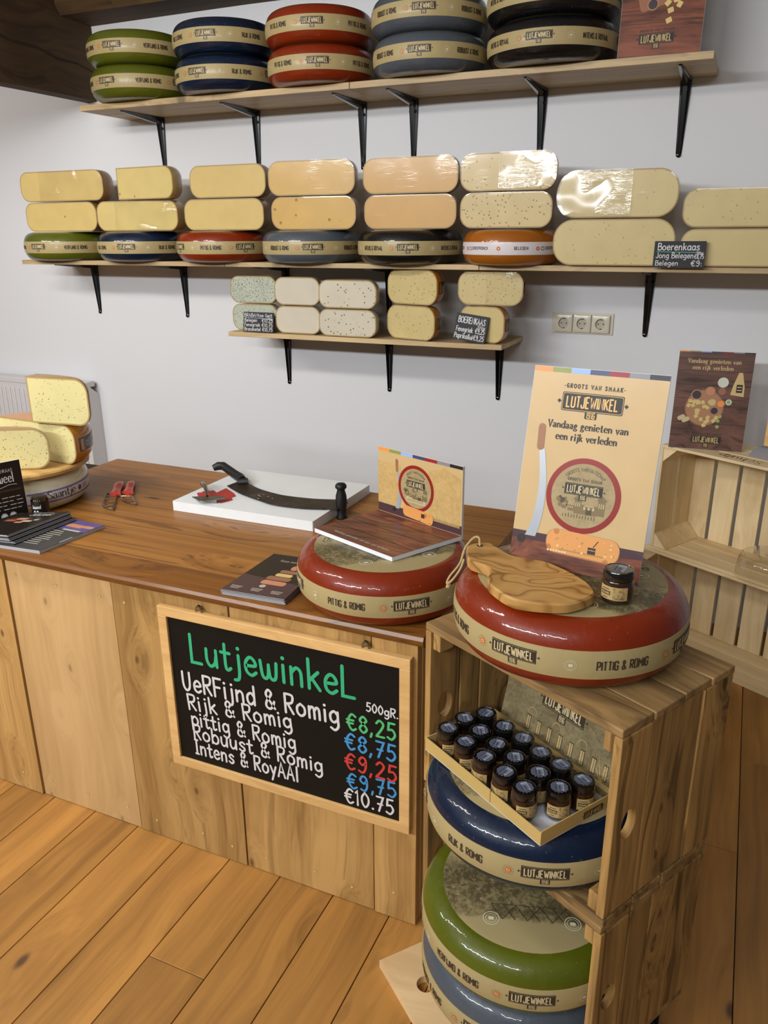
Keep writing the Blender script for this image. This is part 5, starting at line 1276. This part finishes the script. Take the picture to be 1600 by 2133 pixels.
# ------------------------------------------------------------------ pile of cheese at the counter end
def pile():
    cx, cy = -1.275, -1.590
    s_ = make_wheel('white', '', .193, .104, 'band_white', False, 'saantje', .26, .66)
    s_.location = (cx, cy, HT+.0006); s_.rotation_euler = (0, 0, radians(-6)); s_['label'] = 'cream white cheese wheel with script band on the worktop'
    zb = HT+.105
    t = thing('round_board', 'round pine serving board lying on the cream white wheel', 'serving board', (cx-.004, cy, zb))
    m = MB(); m.lathe([(0, 0), (.198, 0), (.204, .004), (.205, .012), (.201, .017), (0, .0175)], 'disc_wood', 72); m.build('disc', t, ang=40)
    z = zb+.0182
    g = 'truffle cheeses on the round board'
    # front quarter, turned towards the shop
    piece('truffle cheese wedge at the front of the round board', -.150, .150, 0, z, .119, 'cheese_truffle', 'rind_edge', 'half', radians(30), 'cling_film', None, g, .36, depth=.35).location = (-1.232, -1.700, z)
    piece('truffle cheese half with orange rind at the back of the round board', -1.405, -1.052, -1.566, z, .118, 'cheese_truffle', 'rind_orange', 'half', radians(-3), 'cling_film', 'leaflet_brown', g, .36, depth=.9)
    piece('truffle cheese wedge standing on top of the pile', -1.192, -.990, -1.590, z+.1205, .134, 'cheese_truffle', 'rind_edge', 'quarter', radians(7), 'cling_film', None, g, .30, depth=.30)
    # little glass jar with a dark lid
    t = thing('sample_jar', 'small glass jar with dark label beside the black sign', 'jar', (-1.068, -1.718, HT+.0006))
    m = MB(); m.lathe([(0, 0), (.022, 0), (.023, .003), (.023, .070), (.0225, .074), (.021, .074), (.021, .004), (0, .003)], 'jar_glass', 28); m.build('glass', t, ang=40)
    m = MB(); m.lathe([(.0233, .028), (.0236, .028), (.0236, .062), (.0233, .062)], 'leaflet_black', 28)
    D = Dec(sub=.005); D.text('Juweel', -.040, .042, .010, 'chalk_white', width=.024, wt=.13, layer=1); D.disc(-.034, .034, .0028, 'chalk_white', 1, 10); D.disc(-.026, .034, .0028, 'chalk_white', 1, 10)
    D.emit(m, lambda u, v, w: ((.0236+w)*cos(u/.0236), (.0236+w)*sin(u/.0236), v)); m.build('label', t)
    m = MB()
    for k in range(9):
        a = 2*pi*k/9; m.tube([(.012*cos(a), .012*sin(a), .004), (.016*cos(a), .016*sin(a), .068)], .0012, 'rind_pale', 5)
    m.build('sticks', t)
    m = MB(); m.lathe([(.0195, .066), (.020, .066), (.020, .071), (0, .0712)], 'jar_lid', 24); m.build('lid', t)
pile()
# ------------------------------------------------------------------ old fruit crates
CRA = Vector((.214, -2.053, 0)); CTH = radians(-28.2); CW, CD_ = .4225, .294
cux = Vector((cos(CTH), sin(CTH), 0)); cuy = Vector((-sin(CTH), cos(CTH), 0))
def cworld(x, y, z): return CRA+cux*x+cuy*y+Vector((0, 0, z))
def plate_hole(m, y0, y1, z0, z1, x0, x1, cy, cz, ry, rz_, mat, plank):
    """upright board in the y-z plane with an oval handle hole"""
    n = 24; O = []; I = []
    for j in range(n):
        a = 2*pi*j/n; I.append((cy+ry*cos(a), cz+rz_*sin(a)))
        dy, dz = cos(a), sin(a); ts = []
        if dy > 1e-6: ts.append((y1-cy)/dy)
        if dy < -1e-6: ts.append((y0-cy)/dy)
        if dz > 1e-6: ts.append((z1-cz)/dz)
        if dz < -1e-6: ts.append((z0-cz)/dz)
        k = min(ts); O.append((cy+dy*k, cz+dz*k))
    corners = [(y1, z1), (y0, z1), (y0, z0), (y1, z0)]
    for c in corners:   # snap nearest outer point to the corner
        j = min(range(n), key=lambda i: (O[i][0]-c[0])**2+(O[i][1]-c[1])**2); O[j] = c
    vs = [(x, a, b) for x in (x0, x1) for a, b in O+I]
    fs = []
    for j in range(n):
        k = (j+1) % n
        fs += [(j, j+n, k+n, k), (2*n+j, 2*n+k, 3*n+k, 3*n+j), (j, k, 2*n+k, 2*n+j), (n+j, 3*n+j, 3*n+k, n+k)]
    m.add(vs, fs, mat, plank)
def fruit_crate(label, z0, h, shift=(0, 0), rz=0.0):
    t = thing('fruit_crate', label, 'crate', tuple(cworld(shift[0], shift[1], z0)), CTH+rz, 'stacked old fruit crates')
    th = .0145; rnd = random.Random(int(z0*100))
    js = [0, .0755, .1275 if z0 > .4 else .135, .2085, CD_]
    for nm, xa, xb in (('side_panel', 0, th), ('side_panel', CW-th, CW)):
        m = MB()
        for i in range(4):
            a, b = js[i]+.0016, js[i+1]-.0016; dx = rnd.uniform(-.0012, .0012); zz = rnd.uniform(0, .003)
            if i == 0: plate_hole(m, a, b, th+.001+zz, h-th-.001, xa+dx, xb+dx, .040, h*.50 if z0 > .4 else h*.52, .017, .026, 'crate_wood', rnd.random())
            else: m.box(xa+dx, xb+dx, a, b, th+.001+zz, h-th-.001, 'crate_wood', rnd.random())
        m.build(nm, t, bevel=.0018, smooth=False)
    ks = [0, .0765, .155, .227, CD_]
    for nm, za, zb in (('top_panel', h-th, h), ('bottom_panel', 0, th)):
        m = MB()
        for i in range(4):
            dx = rnd.uniform(-.002, .002); dz = rnd.uniform(-.0008, .0) if nm == 'top_panel' else 0
            m.box(dx, CW+dx, ks[i]+.0014, ks[i+1]-.0016, za+dz, zb+dz, 'crate_wood_top', rnd.random())
        m.build(nm, t, bevel=.0022, smooth=False)
    m = MB(); rows = 4
    for i in range(rows):
        a = .0+CW*i/rows; m.box(th+(CW-2*th)*i/rows+.002, th+(CW-2*th)*(i+1)/rows-.002, CD_-.014, CD_-.001, th+.001, h-th-.001, 'crate_wood', rnd.random())
    m.build('back_panel', t, bevel=.0015, smooth=False)
    for xa in (th+.0005, CW-th-.0265):
        for za in (th+.001, h-th-.036):
                xa2 = xa if xa < .1 else xa+.007
                for ya, yb2 in ((.006, .040), (CD_-.056, CD_-.018)):
                    m = MB(); m.box(xa2, xa2+.019, ya, yb2, za, za+.034, 'crate_wood', rnd.random()); m.build('corner_block', t, bevel=.002, smooth=False)
    return t
fruit_crate('old brown fruit crate on its side holding blue wheel and jars', .5150, .3580)
lower = fruit_crate('old brown fruit crate on its side holding green wheel, under the other', .1620, .3525)
def caster(x, y, hnew):
    c = bpy.data.objects.new('caster', None); COL.objects.link(c); c.parent = lower; c.location = (x, y, 0)
    m = MB(); m.lathe([(0, -.011), (.028, -.011), (.031, -.006), (.031, .006), (.028, .011), (0, .011)], 'rubber', 24)
    m.v = [(a, cz, b-hnew+.0318) for a, b, cz in m.v]; m.build('wheel', c, ang=30)
    m = MB()
    for sg in (-1, 1): m.box(-.014, .014, sg*.0155-.0015, sg*.0155+.0015, -hnew+.024, -.006, 'caster_metal', 0)
    m.box(-.022, .022, -.022, .022, -.006, -.0006, 'caster_metal', 0); m.box(-.014, .014, -.017, .017, -.03, -.006, 'caster_metal', 0)
    m.build('fork', c, bevel=.001)
hb = .162-.0205
for x, y in ((.035, .035), (CW-.04, .04), (.04, CD_-.045), (CW-.04, CD_-.04)): caster(x, y, hb)
def ply():
    a = Vector((.114, -2.046, 0)); u = (Vector((.193, -1.949, 0))-a).normalized(); v = (Vector((.224, -2.161, 0))-a).normalized()
    v = (v-u*v.dot(u)).normalized(); L1, L2 = .36, .62
    m = MB(); f = plane_map((0, 0, 0), u, v, (0, 0, 1))
    # plate with a round finger hole
    n = 24; cx, cy, r = .062, .098, .020; O = []; I = []
    for j in range(n):
        q2 = 2*pi*j/n; dx, dy = cos(q2), sin(q2); ts = []
        if dx > 1e-6: ts.append((L1-cx)/dx)
        if dx < -1e-6: ts.append(-cx/dx)
        if dy > 1e-6: ts.append((L2-cy)/dy)
        if dy < -1e-6: ts.append(-cy/dy)
        k = min(ts); O.append((cx+dx*k, cy+dy*k)); I.append((cx+r*dx, cy+r*dy))
    for c in ((L1, L2), (0, L2), (0, 0), (L1, 0)):
        j = min(range(n), key=lambda i: (O[i][0]-c[0])**2+(O[i][1]-c[1])**2); O[j] = c
    vs = [f(x, y, z) for z in (.0006, .0195) for x, y in O+I]; fs = []
    for j in range(n):
        k = (j+1) % n; fs += [(j, j+n, k+n, k), (2*n+j, 2*n+k, 3*n+k, 3*n+j), (j, k, 2*n+k, 2*n+j), (n+j, 3*n+j, 3*n+k, n+k)]
    m.add(vs, fs, 'ply_wood', .2)
    o = m.build('plywood_board', smooth=False, loc=tuple(a)); tag(o, 'pale plywood board with round hole on the floor under the crates', 'board')
ply()

# jars
def make_jar():
    t = thing('jar', 'x', 'jar')
    m = MB(); m.lathe([(0, 0), (.0195, 0), (.0225, .002), (.0235, .006), (.0235, .034), (.0225, .038), (.0195, .0415), (.0190, .046)], 'jar_glass', 28); m.build('glass', t, ang=60)
    m = MB(); m.lathe([(0, .001), (.0185, .001), (.0222, .006), (.0222, .033), (.021, .0375), (0, .0378)], 'jar_content', 24); m.build('contents', t, ang=60)
    m = MB(); m.lathe([(.0200, .0395), (.0222, .0395), (.0225, .041), (.0225, .051), (.0215, .0530), (.0195, .0535), (.0190, .0527), (0, .0527)], 'jar_lid', 28); o = m.build('lid', t, ang=40)
    m = MB(); D = Dec(); rs = random.Random(9)
    for k in range(15):
        y = -.014+.002*k; hw = sqrt(.0155**2-y*y); jx = rs.uniform(-.001, .001)
        D.rect(-hw+jx, y, hw+jx*2, y+.0012, 'sticker_grey', 1)
    D.rect(-.0115, -.0035, .0095, .0085, 'sticker', 2)
    for k in range(9): D.rect(-.0085+.0018*k, -.0025, -.0085+.0018*k+.0009, .0078, 'sticker_ink', 3)
    for k in range(9): D.stroke([(-.006+.0018*k, -.006), (-.002+.0018*k, .005)], .0010, 'sticker_ink', 4, False)
    D.emit(m, XY(.0527), .0002, .0001); m.build('sticker', o, smooth=False)
    m = MB(); a0 = -.95; R = .0238
    m.lathe([(R-.0002, .010), (R, .010), (R, .031), (R-.0002, .031)], 'jar_label', 20, a0, -a0)
    D = Dec(sub=.004); D.rect(.001, .0115, .019, .0295, 'jar_label_print', 1); D.rect(-.020, .017, -.003, .0235, 'logo_dark', 1); D.text('LUTJEWINKEL', -.019, .0185, .0035, 'jar_label', width=.015, font='B', wt=.2, layer=2)
    D.rect(-.017, .026, -.005, .0272, 'logo_dark', 1); D.rect(-.015, .0125, -.007, .0137, 'logo_dark', 1)
    D.emit(m, lambda u, v, w: ((R+w)*cos(u/R), (R+w)*sin(u/R), v), .0001, .0001); m.build('label', t)
    return t
J0 = make_jar()
zl0 = .5305+.116+.0030
def jar_tray():
    P = [Vector(p) for p in ((.247, -2.108, 0), (.489, -2.260, 0), (.566, -2.116, 0), (.321, -1.962, 0))]
    u = (P[1]-P[0]).normalized(); v = Vector((-u.y, u.x, 0)); o = P[0]-v*.0055-u*.006; L = (P[1]-P[0]).length+.006; Wd = .1635
    z = .5305+.116+.0018-.0005
    t = thing('display_tray', 'open cardboard tray full of small jars on the dark blue wheel', 'tray', (o.x, o.y, z))
    f = plane_map((0, 0, 0), u, v, (0, 0, 1))
    m = MB(); m.box(0, L, 0, Wd, 0, .001, 'card_white', 0, T=f); m.build('floor_sheet', t, smooth=False)
    hw = .026
    m = MB(); e = .0018
    m.box(0, L*.60, 0, e, .001, hw, 'card_board', 0, T=f); m.box(L*.605, L, 0, e, .001, hw*.94, 'card_board', 0, T=f)
    m.box(L-e, L, e, Wd, .001, hw, 'card_board', 0, T=f); m.box(0, e, e, Wd, .001, hw, 'card_board', 0, T=f); m.box(0, L, Wd-e, Wd, .001, hw, 'card_board', 0, T=f)
    D = Dec(); D.logo(.115, .012, .044, 'logo_dark', 'card_board', year=False)
    D.emit(m, lambda a, b, w: f(L+w, a, b))
    m.build('rim', t, smooth=False)
    # printed back card, leaning back
    hc = .178; tl = radians(11)
    Vb = Vector((0, 0, 1))*cos(tl)+v*sin(tl); N = u.cross(Vb)
    fb = plane_map(f(0.018, Wd-.0035, .006), u, Vb, N)
    m = MB(); wl = L-.022; pts = [(0, 0), (wl, 0), (wl, hc*.80), (wl*.95, hc*.86), (wl*.55, hc), (wl*.12, hc), (.004, hc*.9)]
    m.prism(pts, -.0012, 0, 'card_board', T=fb)
    D = Dec(); D.poly(pts, 'card_sepia', 1); 
    D.text('Tapas dip lekker bij', wl*.12, hc*.80, .017, 'logo_dark', width=wl*.76, wt=.12, thin=.05, layer=2, ang=-.02)
    D.logo(wl*.52, hc*.56, wl*.36, 'logo_dark', 'logo_light', layer=2)
    for k in range(8):
        x = wl*(.24+.095*k); D.rect(x, hc*.14, x+.010, hc*.30, 'logo_dark', 2); D.rect(x+.001, hc*.15, x+.0045, hc*.29, 'jar_label', 3); D.rect(x+.0055, hc*.15, x+.009, hc*.29, 'sign_sepia', 3)
    for k in range(3): D.ring(wl*(.28+.22*k), hc*.32, .010, .011, 'jar_label', 2, 14, 1.2, 0, pi)
    rnd = random.Random(4)
    for k in range(14): D.stroke([(wl*.9, hc*.10), (wl*.9+rnd.uniform(-.02, .02), hc*(.2+rnd.random()*.15))], .0007, 'jar_label', 2, False)
    D.emit(m, fb, .0002, .0002); m.build('back_card', t, smooth=False)
jar_tray()
rows = [('front', [(.280, -2.105), (.321, -2.131), (.363, -2.157), (.405, -2.182), (.444, -2.208)]),
        ('middle', [(.297, -2.064), (.334, -2.090), (.372, -2.115), (.410, -2.139), (.456, -2.162), (.494, -2.186)]),
        ('back', [(.327, -2.033), (.369, -2.060), (.409, -2.081), (.446, -2.108), (.485, -2.128), (.525, -2.153)])]
ords = ['first', 'second', 'third', 'fourth', 'fifth', 'last']
used = False; rj = random.Random(2)
for rn, ps in rows:
    for k, (x, y) in enumerate(ps):
        wd = {'front': 'in the open front row', 'middle': 'in the middle row', 'back': 'in the row against the printed card'}[rn]
        od = 'last' if k == len(ps)-1 else ords[k]
        lab = f'black lidded jar, {od} from the counter side {wd}'
        r = J0 if not used else dup(J0); used = True
        r.location = (x, y, zl0); r.rotation_euler = (0, 0, radians(-80+rj.uniform(-40, 40))); r['label'] = lab; r['group'] = 'jars in the cardboard tray'; r.scale = (.90, .90, 1)
r = dup(J0); r.location = (.541, -2.082, CT+.1178); r.rotation_euler = (0, 0, radians(-100)); r.scale = (1.04, 1.04, 1.02); r['label'] = 'single jar with black lid beside the olive wood board'
del r['group']

# olive wood board with its rope
def olive_board():
    pts = [(.2704, -1.9961), (.2784, -1.9805), (.3013, -1.9706), (.3239, -1.9892), (.3498, -2.0100), (.3805, -2.015), (.4127, -2.016), (.4424, -2.0319), (.4692, -2.0514), (.4932, -2.0741), (.5085, -2.0991), (.5113, -2.115), (.5023, -2.1367), (.4877, -2.1569), (.4716, -2.1685), (.4455, -2.1769), (.4134, -2.1808), (.3921, -2.1735), (.3698, -2.1557), (.3511, -2.1352), (.3429, -2.1124), (.3423, -2.0888), (.3251, -2.0716), (.2953, -2.059), (.2857, -2.0444), (.2760, -2.020)]
    P = cr(pts+[pts[0]], k=3)[:-1]; P = P[::-1]
    cx, cy = .40, -2.08; z = CT+.1175
    t = thing('serving_board', 'olive wood serving board with handle on the red wheel', 'serving board', (cx, cy, z))
    Q = [(a-cx, b-cy) for a, b in P]
    m = MB(); k = len(Q); lift = lambda x, y, c: (x, y, c)
    def ins(g): return [(a*(1-g/.1), b*(1-g/.08)) for a, b in Q]
    m.loft([[(a, b, .0006) for a, b in ins(.004)], [(a, b, .004) for a, b in Q], [(a, b, .0165) for a, b in Q], [(a, b, .0195) for a, b in ins(.0025)]], 'olive_wood'); m.build('board', t, ang=30)
    m = MB(); hx0, hy0 = .292-cx, -1.993-cy
    D = Dec(); D.disc(hx0, hy0, .0055, 'hole_dark', 1, 14); D.emit(m, XY(.0195), .0002); m.build('hole', t, smooth=False)
    m = MB()
    m.tube(cr3([(hx0, hy0, .019), (hx0-.004, hy0+.006, .032), (hx0-.014, hy0+.006, .030), (hx0-.026, hy0-.004, .012), (hx0-.030, hy0-.018, -.012), (hx0-.044, hy0-.030, -.034), (hx0-.047, hy0-.036, -.046), (hx0-.036, hy0-.040, -.036), (hx0-.024, hy0-.034, -.016), (hx0-.020, hy0-.026, .001)]), .0021, 'rope', 7)
    m.tube([(hx0-.044, hy0-.034, -.046), (hx0-.046, hy0-.036, -.054)], .0036, 'rope', 7)
    m.build('rope_loop', t)
def cr3(p, k=5):
    out = []
    for i in range(len(p)-1):
        a, b, c, d = p[max(i-1, 0)], p[i], p[i+1], p[min(i+2, len(p)-1)]
        for j in range(k):
            s_ = j/k; out.append(tuple(.5*(2*b[q]+(c[q]-a[q])*s_+(2*a[q]-5*b[q]+4*c[q]-d[q])*s_*s_+(3*b[q]-a[q]-3*c[q]+d[q])*s_**3) for q in range(3)))
    return out+[p[-1]]
olive_board()

# ------------------------------------------------------------------ pale slatted crates by the wall
STH = radians(-28.5); sux = Vector((cos(STH), sin(STH), 0)); suy = Vector((-sin(STH), cos(STH), 0)); SO = Vector((.783, -.458, 0))
def slat_crate(label, d0, z0, h, back, w=.58, dep=.235, text=False):
    t = thing('slatted_crate', label, 'crate', tuple(SO+sux*d0+suy*back+Vector((0, 0, z0))), STH, 'pale slatted crates')
    th = .010; rnd = random.Random(int(100*z0)+3)
    for nm, za in (('top_slats', h-th), ('bottom_slats', 0)):
        m = MB(); e = [0, .072, .080, .152, .160, dep]
        for i in range(3): m.box(0, w, e[2*i], e[2*i+1], za, za+th, 'slat_pine_flat', rnd.random())
        if text and nm == 'top_slats':
            D = Dec()
            D.text('Schulp', .36, .052, .034, 'text_black', width=.155, wt=.10, layer=1, ang=pi, thin=.04)
            D.text('el', .225, .130, .034, 'text_black', width=.04, wt=.10, layer=1, ang=pi, thin=.04)
            D.emit(m, XY(h))
        m.build(nm, t, bevel=.001, smooth=False)
    for xa in (0, w-th):
        m = MB(); e = [.002, .105, .116, dep-.012]
        for i in range(2): m.box(xa, xa+th, e[2*i], e[2*i+1], th+.0005, h-th-.0005, 'slat_pine', rnd.random())
        m.build('side_slats', t, bevel=.001, smooth=False)
    m = MB(); n = 6; pitch = (w-.004)/n
    for i in range(n): m.box(.002+pitch*i, .002+pitch*(i+1)-.014, dep-.010, dep-.001, th+.0005, h-th-.0005, 'slat_pine', rnd.random())
    m.build('back_slats', t, bevel=.001, smooth=False)
    for sx in (0, 1):
        for sz in (0, 1):
            m = MB(); x = th+.0005 if sx == 0 else w-th-.0005; z = th+.001 if sz == 0 else h-th-.001; q2 = .052
            tri = [(x, z), (x+(q2 if sx == 0 else -q2), z), (x, z+(q2 if sz == 0 else -q2))]
            m.prism(tri, .004, dep-.013, 'slat_pine_flat', T=lambda a, b, c: (a, c, b), plank=rnd.random()); m.build('corner_block', t, smooth=False)
slat_crate('pale slatted pine crate standing on the floor, under the other', -.415, .0006, .392, 0.0, .62, .245)
slat_crate('pale slatted pine crate on top, carrying the brown poster', -.384, .3935, .4065, .006, .60, .235, True)
def dome():
    c = SO+sux*.045+suy*.090
    t = thing('dome_cover', 'clear plastic cheese dome lying in the upper slatted crate', 'dome cover', (c.x, c.y, .4042))
    m = MB(); m.lathe([(.122, 0), (.124, .0), (.124, .003), (.118, .005), (.112, .06), (.106, .070), (.098, .074), (.03, .075), (.028, .078), (.020, .080), (0, .081)], 'clear_plastic', 56); m.build('cover', t, ang=40)
    m = MB(); m.lathe([(0, .0), (.010, 0), (.011, .008), (.017, .012), (.016, .017), (0, .018)], 'clear_plastic', 24); m.v = [(a, b, z+.081) for a, b, z in m.v]; m.build('knob', t)
dome()
def upright():
    t = thing('wood_holder', 'wooden block in a grey metal foot on the pale slatted crate', 'holder', (.80, -.315, .8006), STH)
    m = MB()
    prof_ = [(-.048, 0), (-.046, .006), (-.036, .022), (-.020, .034), (-.010, .038)]
    rings = [[(x, -.03, z), (x, .03, z), (x+.004, .03, z+.002), (x+.004, -.03, z+.002)] for x, z in prof_]
    m.prism([(-.050, 0), (-.047, .010), (-.036, .026), (-.018, .038), (.05, .040), (.05, 0)], -.035, .035, 'steel_grey', T=lambda a, b, c: (a, c, b)); m.build('metal_foot', t, bevel=.002)
    m = MB(); m.box(-.012, .05, -.020, .020, .0405, .16, 'frame_beech', .4); m.build('wooden_block', t, bevel=.003, smooth=False)
upright()
